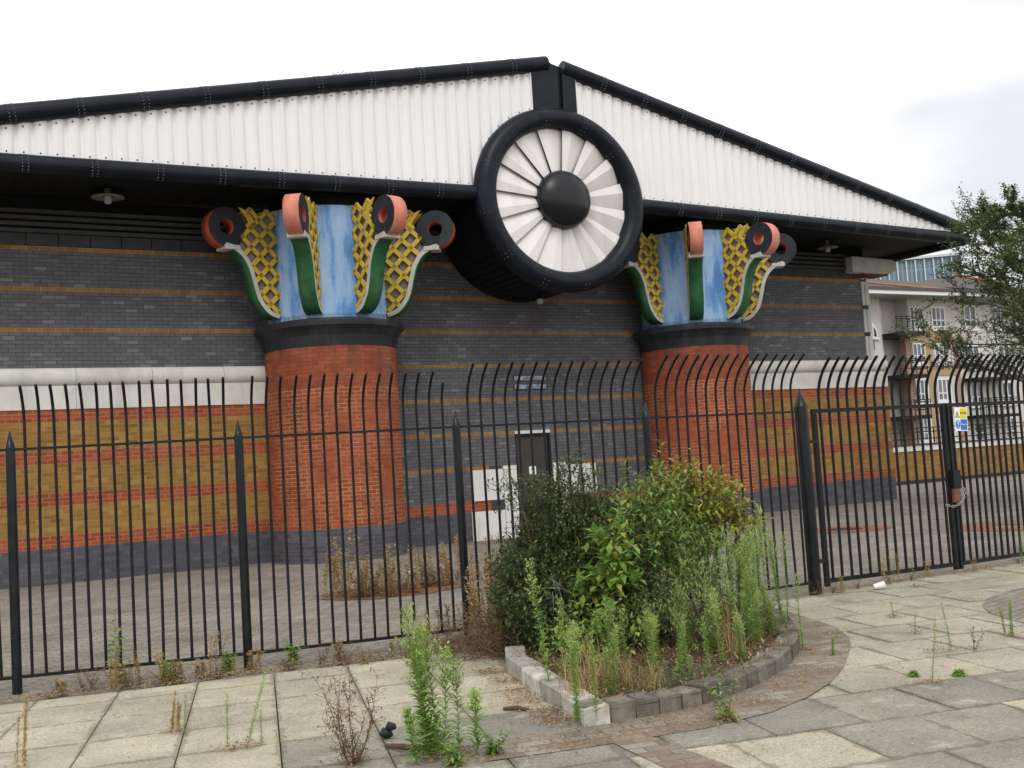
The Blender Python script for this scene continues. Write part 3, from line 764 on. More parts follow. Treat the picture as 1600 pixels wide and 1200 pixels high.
# ================================================================ RAILING
F=[(1.08,-11.46),(2.87,-11.93),(4.83,-12.30),(6.88,-12.52),(8.98,-12.56)]
F0=(-.78,-10.98)
rail=empty('iron_railing',(2.87,-11.93,0)); tag(rail,'black iron railing with bars curling outwards at the top, between yard and pavement','railing')
def loc(mb,o): 
    l=o.location; mb.v=[(q[0]-l[0],q[1]-l[1],q[2]-l[2]) for q in mb.v]; return mb
r=random.Random(5)
def post(x,y,R,h,spike,parent):
    mb=MB(); mb.tube([(x,y,-.06),(x,y,h)],R,20,smooth=True)
    mb.lathe([(R,h),(R*.92,h+.01),(.006,h+spike),(0,h+spike)],(x,y),0,2*PI,20)
    loc(mb,parent).build('post','post',parent)
def bar(x,y,n,parent,lean=0,ztop=2.50,curl=.13,short=False,zb=.10,zs=2.20,R=.0128):
    # n: outward unit normal (towards the street)
    mb=MB(); pts=[(x+r.uniform(-.004,.004),y,zb)]
    bow=r.uniform(-.006,.006) if r.random()<.85 else r.uniform(-.022,.022); t=(-n[1],n[0])
    for k in range(1,4): pts.append((x+t[0]*bow*math.sin(k*PI/4),y+t[1]*bow*math.sin(k*PI/4),zb+(zs-zb)*k/4))
    top=[]
    H=ztop-zs
    for k in range(0,7):
        a=k/6; top.append((x+n[0]*curl*a*a+t[0]*lean*a,y+n[1]*curl*a*a+t[1]*lean*a,zs+H*a))
    if short: top=top[:5]
    mb.tube(pts+top,R,8,smooth=True)
    return loc(mb,parent).build('bar','iron',parent)
segs=[(F0,F[0],15),(F[0],F[1],15),(F[1],F[2],15),(F[2],F[3],15),(F[3],F[4],15)]
post(*F0,.042,1.96,.13,rail)
for q in F[:4]: post(*q,.040,1.99,.14,rail)
post(*F[4],.072,2.03,.20,rail)
for si,(a,b,n) in enumerate(segs):
    dx,dy=b[0]-a[0],b[1]-a[1]; L=math.hypot(dx,dy); nx,ny=dy/L,-dx/L
    for k in range(n):
        t=(k+1)/(n+1); x,y=a[0]+dx*t,a[1]+dy*t
        sh=(si==2 and k==n-1)
        bar(x,y,(nx,ny),rail,lean=(r.uniform(-.008,.008)),short=sh,ztop=2.49+r.uniform(-.006,.006)+(.04*si-.06 if si>2 else 0),curl=.14+.03*si)
    for z,hh in ((1.975,.010),(.105,.012)):
        mb=MB(); T=Matrix(((dx/L,nx,0,a[0]),(dy/L,ny,0,a[1]),(0,0,1,0),(0,0,0,1)))
        mb.box(.03,L-.03,-.02,.02,z-hh,z+hh,0,T)
        loc(mb,rail).build('rail','iron',rail)
# gates
def gate(a,b,n,label,parent_name='gate',stile_l=.03,stile_r=.03):
    g_=empty(parent_name,(a[0],a[1],0)); tag(g_,label,'gate','pair of gate leaves chained together')
    dx,dy=b[0]-a[0],b[1]-a[1]; L=math.hypot(dx,dy); nx,ny=dy/L,-dx/L
    T=Matrix(((dx/L,nx,0,a[0]),(dy/L,ny,0,a[1]),(0,0,1,0),(0,0,0,1)))
    mb=MB(); mb.box(0,stile_l*1.6,-.025,.025,.03,2.0,0,T); mb.box(L-stile_r*1.6,L,-.025,.025,.03,2.0,0,T)
    mb.box(stile_l*1.6,L-stile_r*1.6,-.025,.025,1.955,1.998,0,T); mb.box(stile_l*1.6,L-stile_r*1.6,-.025,.025,.07,.115,0,T)
    loc(mb,g_).build('frame','iron',g_)
    for k in range(n):
        t=(k+.85)/(n+.7); x,y=a[0]+dx*t,a[1]+dy*t
        bar(x,y,(nx,ny),g_,lean=.0,ztop=2.56,curl=.24,zb=.10,zs=2.14,R=.0165)
    return g_
G0=(9.20,-12.50); G1=(11.20,-12.66); G2=(13.25,-12.62)
g1=gate(G0,G1,14,'black barred gate leaf next to the thick pointed post, hinged on its left','gate_leaf')
g2=gate((G1[0]+.03,G1[1]),G2,16,'black barred gate leaf carrying the yellow and blue danger sign','gate_leaf')
for z in (1.62,.30):
    mb=MB(); mb.box(9.04,9.23,-12.545,-12.505,z,z+.04); loc(mb,g1).build('hinge','iron',g1)
mb=MB(); mb.box(11.17,11.30,-12.74,-12.69,.98,1.20); loc(mb,g1).build('lock_box','iron',g1)
mb=MB(); mb.box(11.16,11.28,-12.735,-12.70,.82,.98); loc(mb,g1).build('rusty_plate','rust',g1)
# beyond second leaf: hinge post and further railing off frame to the right
rail2=empty('iron_railing',(13.45,-12.6,0)); tag(rail2,'far section of black railing at the right edge, right of the gates','railing')
post(13.45,-12.60,.07,2.03,.2,rail2)
for k in range(14): bar(13.6+k*.13,-12.60,(0,-1),rail2,ztop=2.56,curl=.24)
for zz in (1.96,.09):
    mb=MB(); mb.box(13.5,15.6,-12.62,-12.58,zz,zz+.03); loc(mb,rail2).build('rail','iron',rail2)
# chain
ch=empty('chain',(11.2,-12.75,.9)); tag(ch,'galvanised chain looped round the two gate leaves','chain')
mb=MB()
pth=[(11.02,-12.72,.80),(11.08,-12.76,.775),(11.15,-12.78,.79),(11.23,-12.78,.83),(11.29,-12.77,.88),(11.34,-12.74,.94),(11.38,-12.70,.975)]
P=[Vector(q) for q in pth]; k=0
for a_,b_ in zip(P,P[1:]):
    for s in (0,.5):
        c=a_.lerp(b_,s+.25); d=(b_-a_).normalized(); e=d.cross(Vector((0,0,1))).normalized(); f=d.cross(e)
        w_=e if k%2 else f; k+=1
        mb.tube([c+d*.026*math.cos(q)+w_*.013*math.sin(q) for q in [2*PI*i/10 for i in range(11)]],.0042,5,cap=False)
loc(mb,ch).build('links','chain',ch)
# danger sign
sg=empty('danger_sign',(11.44,-12.70,1.80)); tag(sg,'white sign with yellow DANGER and blue Keep out panels wired to the gate','sign')
sg.rotation_euler=(0,math.radians(2.5),0); sg.scale=(.9,.9,.86)
mb=MB(); mb.box(-.125,.125,-.004,.0,-.165,.165); mb.build('board','signw',sg)
mb=MB(); mb.box(-.015,.112,-.007,-.004,.012,.150); mb.build('yellow_panel','signy',sg)
mb=MB(); mb.box(-.015,.112,-.007,-.004,-.150,-.002); mb.build('blue_panel','signb',sg)
mb=MB(); mb.prism([(-.118,.02),(-.022,.02),(-.07,.115)],lambda x,z,t:(x,t,z),-.0055,-.004,0); mb.prism([(-.107,.027),(-.033,.027),(-.07,.10)],lambda x,z,t:(x,t,z),-.007,-.0055,1)
mb.box(-.074,-.066,-.0085,-.007,.047,.083); mb.box(-.074,-.066,-.0085,-.007,.033,.041); mb.build('warning_triangle',['black','signy'],sg)
mb=MB(); n=28; mb.add([(-.07+.045*math.cos(2*PI*i/n),-.0065,-.075+.062*math.sin(2*PI*i/n)) for i in range(n)]+[(-.07+.045*math.cos(2*PI*i/n),-.004,-.075+.062*math.sin(2*PI*i/n)) for i in range(n)],[tuple(range(n))]+[(i,(i+1)%n,n+(i+1)%n,n+i) for i in range(n)],0)
mb.prism([(-.082,-.03),(-.058,-.03),(-.064,-.09),(-.076,-.09)],lambda x,z,t:(x,t,z),-.009,-.0066,1); mb.box(-.079,-.061,-.009,-.0066,-.118,-.102,1)
mb.build('mandatory_circle',['signb','signw'],sg)
def text(s,size,x,y,z,mat,parent,name):
    cu=bpy.data.curves.new(name,'FONT'); cu.body=s; cu.size=size; cu.align_x='CENTER'; cu.align_y='CENTER'; cu.extrude=.0008
    t=bpy.data.objects.new(name,cu); C.objects.link(t); dg=bpy.context.evaluated_depsgraph_get(); me=bpy.data.meshes.new_from_object(t.evaluated_get(dg))
    bpy.data.objects.remove(t); o=bpy.data.objects.new(name,me); C.objects.link(o); me.materials.clear(); me.materials.append(M[mat]); o.parent=parent
    o.location=(x,y,z); o.rotation_euler=(PI/2,0,0); return o
text('DANGER',.032,.048,-.009,.085,'black',sg,'danger_lettering'); text('Keep out',.031,.048,-.009,-.072,'signw',sg,'keep_out_lettering')
for z in (.155,-.155):
    for q in ([(-.17,.01,z-.005),(-.12,-.003,z)],[(.12,-.003,z),(.16,.01,z+.004)]):
        mb=MB(); mb.tube(q,.002,4); mb.build('wire_tie','chain',sg)

exec_marker=0
# ================================================================ BACKGROUND
# low yellow-brick boundary wall
lw=empty('boundary_wall',(31.5,6.3,0)); tag(lw,'low yellow brick wall with pale coping behind the gates','wall')
mb=MB(); mb.box(24.6,60,6.3,6.6,-.1,1.14); loc(mb,lw).build('brickwork','lowbrick',lw)
mb=MB(); mb.box(24.6,60,6.26,6.64,1.145,1.33); loc(mb,lw).build('coping','stone',lw)
mb=MB(); mb.box(24.6,60,6.24,6.5,1.335,1.40); loc(mb,lw).build('cap_strip','louvre',lw)
mb=MB(); mb.box(24.6,60,6.22,6.3,-.1,.10); loc(mb,lw).build('footing','darkstone',lw)
M['apw']=plain('cream render',(.62,.59,.54),.85,.06,1,dirt=(.52,.49,.44))
M['aps']=plain('grey soffit board',(.42,.42,.40),.8,.06,1)
M['apb']=plain('ochre brick',(.42,.30,.17),.85,.2,30)
M['apr']=plain('pink brick',(.42,.27,.21),.85,.2,30)
M['tile']=plain('brown roof tile',(.105,.093,.082),.85,.25,6)
M['hip']=plain('orange hip tile',(.36,.16,.08),.85,.2,8)
M['upvc']=plain('white window frame',(.78,.78,.78),.4,.03,3)
m=Mat('dark window glass',.08,.5); m.col(m.ramp(m.noise(.9,2),[(.4,(.03,.035,.04)),(.6,(.16,.18,.20))])); M['glass']=m.m
M['pale']=plain('net curtain window',(.50,.54,.58),.3,.15,2)
ap=empty('apartment_block',(41,15,0)); tag(ap,'cream and ochre brick flats with black balconies and brown tiled roof','building')
def apart(mb,name,mats,par=ap): return loc(mb,ap).build(name,mats,par)
y0=15.2
mb=MB(); mb.box(24,42.03,y0,y0+8,-.1,8.5); mb.box(43.95,62,y0,y0+8,-.1,8.5); mb.box(42.03,43.95,y0+.8,y0+8,-.1,8.5); apart(mb,'wall','apw')
mb=MB(); mb.box(23,63,y0-1.0,y0+1.7,8.36,8.42); apart(mb,'soffit','aps')
mb=MB(); mb.box(23,63,y0-1.12,y0-1.0,8.38,8.56); apart(mb,'fascia','upvc')
mb=MB()
mb.add([(23,y0-1.15,8.58),(63,y0-1.15,8.58),(63,y0+4,9.9),(46.5,y0+4,10.08),(41,y0+4,10.03),(23,y0+4,9.9),(23,y0+12,8.4),(63,y0+12,8.4)],[(0,1,2,3,4,5),(5,4,3,2,7,6)])
mb.add([(48.6,y0+1.0,9.2),(54.6,y0+.4,9.0),(52.2,y0+3.6,10.40),(48.6,y0+4.2,9.9),(56,y0+4.2,9.8)],[(0,1,2),(0,2,3),(1,4,2)])
mb.box(23,63,y0-1.18,y0-1.02,8.56,8.70)
apart(mb,'roof','tile')
for q,rr in (([(41.2,y0+3.6,9.98),(45.9,y0-1.05,8.66)],.055),([(52.2,y0+3.55,10.42),(53.6,y0+1.4,9.55)],.10),([(56,y0+3.4,9.72),(60,y0+3.8,9.95)],.05)):
    mb=MB(); mb.tube(q,rr,8); apart(mb,'hip_tiles','hip')
mb=MB()
for z0,z1 in ((6.20,6.92),(3.95+.65,5.04),(2.72,3.12)):
    mb.box(43.90,47.0,y0-.03,y0,z0,z1)
for z0,z1 in ((5.0,6.2),(3.1,4.6),(1.0,2.72)): mb.box(44.95,45.45,y0-.03,y0,z0,z1)
apart(mb,'ochre_brick_panel','apb')
mb=MB(); mb.box(43.55,43.85,y0-.04,y0+.3,-.1,6.45); mb.box(47.0,47.35,y0-.04,y0,-.1,6.4); apart(mb,'pink_brick_pier','apr')
def window(x0,x1,z0,z1,n,yy=y0,mat='glass'):
    mb=MB(); f=.07
    mb.box(x0-.1,x1+.1,yy-.10,yy-.02,z0-.18,z0-.06); 
    mb.box(x0,x1,yy-.06,yy-.01,z0-.05,z0+f); mb.box(x0,x1,yy-.06,yy-.01,z1-f,z1)
    for k in range(n+1):
        x=x0+(x1-x0-f)*k/n; mb.box(x,x+f,yy-.065,yy-.01,z0+f,z1-f)
    mb.box(x0,x1,yy-.062,yy-.01,z0+(z1-z0)*.32,z0+(z1-z0)*.32+f*.8)
    fr=apart(mb,'window','upvc')
    mb=MB(); mb.box(x0+.02,x1-.02,yy-.035,yy-.005,z0+.02,z1-.02); apart(mb,'pane',mat,fr)
for z0,z1 in ((6.98,8.0),(5.25,6.2),(3.35,4.45),(1.45,2.6)):
    window(44.0,44.9,z0,z1,3); window(45.55,46.55,z0,z1,3)
for z0 in (6.9,4.9,3.0,1.2): 
    for x in (48.0,50.4,53.0): window(x,x+.9,z0+.1,z0+1.2,2)
for z0 in (6.55,4.55,2.45,.3): window(42.15,42.95,z0+.15,z0+1.55,1,y0+.8,'pale')
# arched window on the gable part
mb=MB(); pts=[(41.35,6.45)]+[(41.35+.34*math.cos(t)*1.0,6.45+.72*math.sin(t)) for t in [PI/2*i/8 for i in range(9)]]
mb.prism(pts,lambda x,z,t:(x,t,z),y0-.06,y0-.01); mb.box(41.30,41.72,y0-.12,y0-.02,6.36,6.455)
aw=apart(mb,'arched_window','upvc')
mb=MB(); mb.prism([(41.42,6.5),(41.60,6.5),(41.55,6.8),(41.42,6.95)],lambda x,z,t:(x,t,z),y0-.075,y0-.062); mb.box(41.33,41.40,y0-.075,y0-.062,5.88,6.35); apart(mb,'pane','glass',aw)
for z0 in (6.50,4.50,2.55):
    mb=MB(); x0,x1=42.05,43.95
    mb.box(x0,x1,y0-.9,y0+1.5,z0-.05,z0+.12)
    for zz in (z0+.38,z0+.74,z0+.84):
        mb.box(x0,x1,y0-.9,y0-.86,zz,zz+.035); mb.box(x1-.03,x1,y0-.9,y0,zz,zz+.035)
    for k in range(6): mb.box(x0+k*.37,x0+k*.37+.03,y0-.9,y0-.87,z0+.1,z0+.84)
    if z0>6: mb.tube([(43.9,y0-.85,z0+.8),(43.9,y0-.85,z0+1.15),(45.2,y0-.5,8.1)],.03,6)
    apart(mb,'balcony','iron')
for z0 in (4.3,2.45):
    mb=MB(); x0,x1=47.5,50.5
    mb.box(x0,x1,y0-.9,y0,z0-.05,z0+.1)
    for zz in (z0+.45,z0+.8,z0+.9): mb.box(x0,x1,y0-.9,y0-.86,zz,zz+.035)
    for k in range(8): mb.box(x0+k*.42,x0+k*.42+.03,y0-.9,y0-.87,z0+.1,z0+.9)
    apart(mb,'balcony','iron')
# ground floor railing in front of the flats
fr=empty('metal_fence',(41,14,0)); tag(fr,'thin black rail fence in front of the distant flats','fence')
mb=MB(); 
for zz in (2.04,1.86,1.55): mb.box(36,62,13.2,13.24,zz,zz+.045)
for k in range(24): mb.box(36+k*1.1,36.04+k*1.1,13.2,13.24,.2,2.08)
loc(mb,fr).build('rails','iron',fr)
# glass tower far away
m=Mat('tower curtain wall',.35,.5); uvn=m.uv(); bt=m.n('ShaderNodeTexBrick'); m.l(uvn,bt.inputs['Vector']); bt.offset=0
bt.inputs['Scale'].default_value=1; bt.inputs['Brick Width'].default_value=1.0; bt.inputs['Row Height'].default_value=3.4; bt.inputs['Mortar Size'].default_value=.14
bt.inputs['Color1'].default_value=(.105,.175,.225,1); bt.inputs['Color2'].default_value=(.16,.24,.29,1); bt.inputs['Mortar'].default_value=(.22,.30,.35,1); m.col(bt.outputs[0]); M['tower']=m.m
M['mull']=plain('pale mullion',(.52,.57,.60),.5,.05,.2)
tw=empty('glass_tower',(200,150,0)); tag(tw,'distant blue glass office tower with white mullions showing above the flats','building')
def twp(mb,n,mt): 
    return loc(mb,tw).build(n,mt,tw)
Tp=Vector((221.3,147.5,0)); Tq=Vector((196,171,0)); tdir=(Tq-Tp).normalized(); tl=(Tq-Tp).length; tn=Vector((tdir.y,-tdir.x,0))
TT=Matrix(((tdir.x,tn.x,0,Tp.x),(tdir.y,tn.y,0,Tp.y),(0,0,1,0),(0,0,0,1)))
mb=MB(); u_=[(0,0),(tl,0),(tl,43.2),(0,43.2)]
q=[TT@Vector(v) for v in ((0,0,-.1),(tl,0,-.1),(tl,0,43.2),(0,0,43.2),(0,20,-.1),(tl,20,-.1),(tl,20,43.2),(0,20,43.2))]
mb.add(q,[(0,1,2,3),(4,7,6,5),(3,2,6,7),(1,5,6,2),(0,3,7,4)],0,[u_,u_,[(0,0)]*4,u_,u_]); twp(mb,'facade','tower')
mb=MB()
for k in range(0,int(tl/2.0)+1): mb.box(k*2.0,k*2.0+.26,-.7,-.1,0,43.0,0,TT)
mb.box(-.5,tl,-.8,20.3,43.25,43.8,0,TT)
twp(mb,'mullions','mull')

# ================================================================ VEGETATION
def leafmat(name,cols,rough=.6,trans=.25):
    m=Mat(name,rough,.3); g_=m.n('ShaderNodeNewGeometry'); n=len(cols)
    c=m.ramp(g_.outputs['Random Per Island'],[(i/(n-1),k) for i,k in enumerate(cols)])
    c=m.mix(.4,c,m.ramp(m.noise(3,3),[(.3,.3),(.7,.7)]),'OVERLAY'); m.col(c)
    t=m.n('ShaderNodeBsdfTranslucent'); m.l(c,t.inputs[0]); mx=m.n('ShaderNodeMixShader'); mx.inputs[0].default_value=trans
    m.l(m.b.outputs[0],mx.inputs[1]); m.l(t.outputs[0],mx.inputs[2]); out=m.nt.nodes['Material Output']; m.l(mx.outputs[0],out.inputs[0]); return m.m
M['lf_weed']=leafmat('weed leaf',[(.13,.24,.045),(.20,.34,.06),(.29,.43,.09),(.16,.29,.05)])
M['lf_head']=leafmat('weed flower head',[(.25,.39,.08),(.36,.49,.12),(.50,.58,.22)])
M['lf_dead']=leafmat('dead weed',[(.19,.085,.04),(.27,.14,.065),(.15,.06,.035)])
M['lf_straw']=leafmat('straw weed',[(.42,.30,.12),(.52,.39,.19),(.34,.20,.08)])
M['lf_dark']=leafmat('dark shrub leaf',[(.026,.056,.018),(.046,.092,.026),(.078,.135,.036),(.12,.18,.055)],.45,.12)
M['lf_mid']=leafmat('buddleia leaf',[(.055,.13,.025),(.12,.22,.042),(.21,.33,.07),(.29,.39,.14)])
M['lf_yel']=leafmat('yellowing leaf',[(.24,.28,.035),(.36,.34,.05),(.17,.24,.04),(.33,.24,.05)])
M['lf_bright']=leafmat('bright leaf',[(.10,.21,.035),(.17,.30,.05),(.28,.38,.07)])
M['lf_tree']=leafmat('tree leaf',[(.055,.095,.028),(.10,.155,.042),(.15,.22,.06),(.22,.28,.12)],.45,.2)
M['stemg']=plain('green stem',(.17,.22,.08),.7,.2,10)
M['stemb']=plain('brown stem',(.14,.09,.06),.8,.2,10)
M['bark']=plain('grey bark',(.14,.125,.105),.9,.25,10)
M['grass']=leafmat('short grass',[(.09,.14,.04),(.16,.19,.06),(.28,.22,.10)])
MAT={}
def leaf(mb,p,d,up,L,W,mi=0,fold=.15,droop=.2):
    """pointed leaf: 2 quads folded on the midrib"""
    d=d.normalized(); s=d.cross(up)
    if s.length<1e-3: s=d.cross(Vector((1,0,0)))
    s.normalize(); n=s.cross(d)
    m1=p+d*L*.45+n*L*.06; tip=p+d*L-n*L*droop
    a=p+d*L*.42+s*W*.5+n*W*fold; b=p+d*L*.42-s*W*.5+n*W*fold
    o=len(mb.v); mb.v+=[tuple(p),tuple(a),tuple(tip),tuple(b),tuple(m1)]
    for f in ((0,4,1),(1,4,2),(2,4,3),(3,4,0)): mb.f.append(tuple(o+k for k in f)); mb.mi.append(mi)
def rdir(r_,tilt0,tilt1):
    a=r_.uniform(0,2*PI); t=r_.uniform(tilt0,tilt1); return Vector((math.cos(a)*math.cos(t),math.sin(a)*math.cos(t),math.sin(t)))
def weed_mesh(seed,h=1.0,lf='lf_weed',hd='lf_head',st='stemg',stems=1,bushy=.3,nl=95,leafL=.085,name='weed'):
    """upright narrow-leaved weed with fluffy panicle, height ~h"""
    r_=random.Random(seed); mb=MB()
    for s_ in range(stems):
        hh=h*(1 if s_==0 else r_.uniform(.6,.95)); bx,by=(0,0) if s_==0 else (r_.uniform(-.05,.05),r_.uniform(-.05,.05))
        lx,ly=r_.uniform(-.06,.06)*h,r_.uniform(-.06,.06)*h
        pt=lambda t:Vector((bx+lx*t*t,by+ly*t*t,hh*t))
        mb.tube([pt(k/6) for k in range(7)],[.0045*(1-.7*k/6)*max(.6,h) for k in range(7)],5,2)
        n=int(nl)
        for k in range(n):
            t=.04+.80*(k/n); a=k*2.4+r_.uniform(-.3,.3); el=r_.uniform(.2,.9)
            d=Vector((math.cos(a)*math.cos(el),math.sin(a)*math.cos(el),math.sin(el)))
            L=leafL*r_.uniform(.6,1.2)*(1.15-.6*t); leaf(mb,pt(t),d,Vector((0,0,1)),L,L*.21,0,.1,.25)
        nb=int(26*(.4+bushy*1.6))
        for k in range(nb):
            t=.62+.38*(k/nb); a=k*2.4; el=r_.uniform(.7,1.25); bl=h*bushy*(1.25-t)*r_.uniform(.5,1.0)*.9+.02
            d=Vector((math.cos(a)*math.cos(el),math.sin(a)*math.cos(el),math.sin(el))); b0=pt(t)
            mb.tube([b0,b0+d*bl],.0014,3,2,cap=False)
            for q in range(13):
                u=r_.uniform(.2,1.08); p=b0+d*bl*u+rdir(r_,-1,1)*r_.uniform(.003,.016); e=rdir(r_,.0,1.5)
                leaf(mb,p,e,Vector((.3,.2,1)),r_.uniform(.013,.024),r_.uniform(.008,.014),1,.1,0)
    me=mb.build(name,[lf,hd,st]); return me
def dead_mesh(seed,h=.6,spread=.25,name='dead_weed',dense=1.0,mats=('lf_dead','lf_dead','stemb')):
    r_=random.Random(seed); mb=MB()
    for s_ in range(int(7*dense)):
        d=rdir(r_,1.0,1.5); L=h*r_.uniform(.6,1.0); p0=Vector((r_.uniform(-.03,.03),r_.uniform(-.03,.03),0)); pts=[p0]; dd_=d.copy()
        for k in range(6):
            dd_=(dd_+Vector((r_.uniform(-.2,.2),r_.uniform(-.2,.2),.02))).normalized(); pts.append(pts[-1]+dd_*L/6)
        mb.tube(pts,[.003*(1-k/8) for k in range(7)],4,2)
        for k in range(int(26*dense)):
            i=r_.randint(1,6); p=pts[i-1].lerp(pts[i],r_.random()); e=rdir(r_,-.5,1.3)
            if r_.random()<.5:
                q=p+e*r_.uniform(.03,.10)*spread*3; mb.tube([p,q],.0012,3,2,cap=False); p=q
            leaf(mb,p,rdir(r_,-1,1),Vector((.1,0,1)),r_.uniform(.015,.04),r_.uniform(.006,.014),0,.4,.3)
    return mb.build(name,list(mats))
def straw_mesh(seed,h=.8,name='dry_weed',mats=('lf_straw','lf_straw','lf_straw')):
    r_=random.Random(seed); mb=MB()
    for s_ in range(4):
        bx,by=r_.uniform(-.07,.07),r_.uniform(-.07,.07); hh=h*r_.uniform(.6,1.0); lx,ly=r_.uniform(-.1,.1)*h,r_.uniform(-.1,.1)*h
        pt=lambda t:Vector((bx+lx*t*t,by+ly*t*t,hh*t)); mb.tube([pt(k/4) for k in range(5)],.0025,4,2)
        for k in range(110):
            t=r_.uniform(.08,1.0); a=r_.uniform(0,6.28); rad=.035*(1.1-t*.6); p=pt(t)+Vector((math.cos(a)*rad*r_.random(),math.sin(a)*rad*r_.random(),0))
            leaf(mb,p,rdir(r_,-.4,1.3),Vector((.1,0,1)),r_.uniform(.02,.05),r_.uniform(.010,.022),0,.3,.2)
    return mb.build(name,list(mats))
def leafy_mesh(seed,h=.5,name='leafy_weed',mat='lf_bright',stems=3,L0=.11,yel=.2):
    r_=random.Random(seed); mb=MB()
    for s_ in range(stems):
        d=rdir(r_,.9,1.45); pts=[Vector((0,0,0))]; hh=h*r_.uniform(.6,1)
        for k in range(5): d=(d+Vector((r_.uniform(-.12,.12),r_.uniform(-.12,.12),0))).normalized(); pts.append(pts[-1]+d*hh/5)
        mb.tube(pts,[.004*(1-k/7) for k in range(6)],5,2)
        for k in range(14):
            t=k/14*5; i=int(t); p=pts[i].lerp(pts[i+1],t-i); a=k*PI/2+r_.uniform(-.3,.3)+s_; el=r_.uniform(-.1,.6)
            L=L0*r_.uniform(.6,1.1)*(1.1-.5*k/14); yl=1 if (k<4 and r_.random()<yel*2.5) or r_.random()<yel*.3 else 0
            for aa in (a,a+PI): leaf(mb,p,Vector((math.cos(aa)*math.cos(el),math.sin(aa)*math.cos(el),math.sin(el))),Vector((0,0,1)),L,L*.30,yl,.12,.3)
    return mb.build(name,[mat,'lf_yel','stemg'])
def grass_mesh(seed,h=.3,n=60,name='grass_tuft',mat='lf_straw',spread=.12):
    r_=random.Random(seed); mb=MB()
    for k in range(n):
        a=r_.uniform(0,6.28); d=Vector((math.cos(a),math.sin(a),0)); p=Vector((r_.gauss(0,.05),r_.gauss(0,.05),0)); L=h*r_.uniform(.3,1.1); w_=.0022; s=Vector((-d.y,d.x,0))*w_
        o=len(mb.v); N=4; sp=r_.uniform(.3,1)*spread*3
        for i in range(N+1):
            t=i/N; q=p+d*(sp*t*t*.8)+Vector((0,0,L*(t-.45*t*t*sp*2.2))); ww=s*(1-t*.8); mb.v+=[tuple(q-ww),tuple(q+ww)]
        for i in range(N): mb.f.append((o+2*i,o+2*i+1,o+2*i+3,o+2*i+2)); mb.mi.append(0)
    return mb.build(name,[mat])
used=set()
def put(proto,x,y,z,s,rz,label,cat,group=None,lean=(0,0),sxy=None):
    if proto.name in used: o=copy_tree(proto)
    else: o=proto; used.add(proto.name)
    if lean==(0,0): lean=(rv.uniform(-.11,.11),rv.uniform(-.11,.11))
    o.location=(x,y,z); sx=s if sxy is None else sxy; o.scale=(sx,sx,s); o.rotation_euler=(lean[0],lean[1],rz); tag(o,label,cat,group); return o
rv=random.Random(11)
W=[weed_mesh(101,1.0,bushy=.22,nl=120,name='horseweed'),weed_mesh(102,1.0,bushy=.35,nl=120,stems=2,name='horseweed'),weed_mesh(103,1.0,bushy=.15,nl=140,name='horseweed'),weed_mesh(104,1.0,bushy=.30,nl=110,stems=3,name='horseweed')]
GW='green horseweeds growing in the planter'
PW=[(4.0,-15.06,.85,0,'tallest slender green weed at the front left of the planter, before the dark shrub'),
(3.52,-16.14,.56,1,'pale green weed sprouting from the very corner of the planter kerb'),
(3.74,-16.0,.49,2,'green weed just right of the one at the kerb corner, against the stones'),
(4.14,-15.59,.43,3,'feathery green weed behind the front kerb, third from its corner'),
(4.54,-15.48,.44,0,'green weed at the middle of the front kerb beside the dry grass'),
(4.66,-15.60,.46,2,'bright green weed among the dry grass, touching the one at mid kerb'),
(4.71,-15.70,.19,2,'shortest green weed right behind the middle kerb stones'),
(4.95,-15.33,.45,1,'bushier green weed just right of mid kerb in front of brown stalks'),
(4.92,-15.62,.41,2,'slim green weed close to the kerb in front of the bushier one'),
(5.30,-15.33,.48,0,'straight green weed with pale tip left of the curved kerb bend'),
(5.47,-15.32,.34,3,'thin branching weed at the kerb bend beside a straight one'),
(7.01,-13.94,1.0,0,'tallest green plume at the right end of the planter near the thick post'),
(7.15,-13.62,.82,2,'narrow green plume behind and left of the tallest right one'),
(6.85,-13.80,.63,3,'broad feathery weed under the yellowing leaves at right'),
(6.72,-14.44,.82,1,'pale seeding weed at the right kerb, left one of the front pair'),
(6.92,-14.29,.76,0,'pale seeding weed at the right kerb, right one of the front pair'),
(6.06,-14.82,.6,3,'bushy seeding weed behind the right half of the curved kerb'),
(6.2,-14.55,.78,1,'tall bushy seeding weed in the right part of the planter over rusty stalks')]
for x,y,h,k,lab in PW: put(W[k],x,y,.08,h,rv.uniform(0,6),lab,'weed',GW,sxy=max(.5,h)**.6*.85)
for k in range(10):
    x=6.25+.09*k+rv.uniform(-.05,.05); y=-14.2+rv.uniform(-.45,.45)+.05*k; put(W[k%4],x,y,.08,rv.uniform(.6,.85),rv.uniform(0,6),'feathery seeding weed in the crowded clump filling the right of the planter','weed','crowded seeding weeds at the right of the planter',sxy=.75)
for k in range(20):
    t=k/19; x=4.15+2.3*t+rv.uniform(-.08,.08); y=-15.25+.55*t+rv.uniform(-.15,.2); put(W[k%4],x,y,.08,rv.uniform(.34,.60),rv.uniform(0,6),'small green weed in the undergrowth along the inside of the front kerb','weed','small weeds along the inside of the front kerb',sxy=.6)
put(W[0],6.37,-15.02,.0,.58,1,'single tall weed outside the kerb at its right end','weed')
put(leafy_mesh(31,.35,stems=3,mat='lf_mid',L0=.09,yel=.1),4.42,-16.38,0,1.0,2,'leafy green weed on the brick strip in front of the kerb','weed')
GR='weeds rooted in the joints of the right pavement'
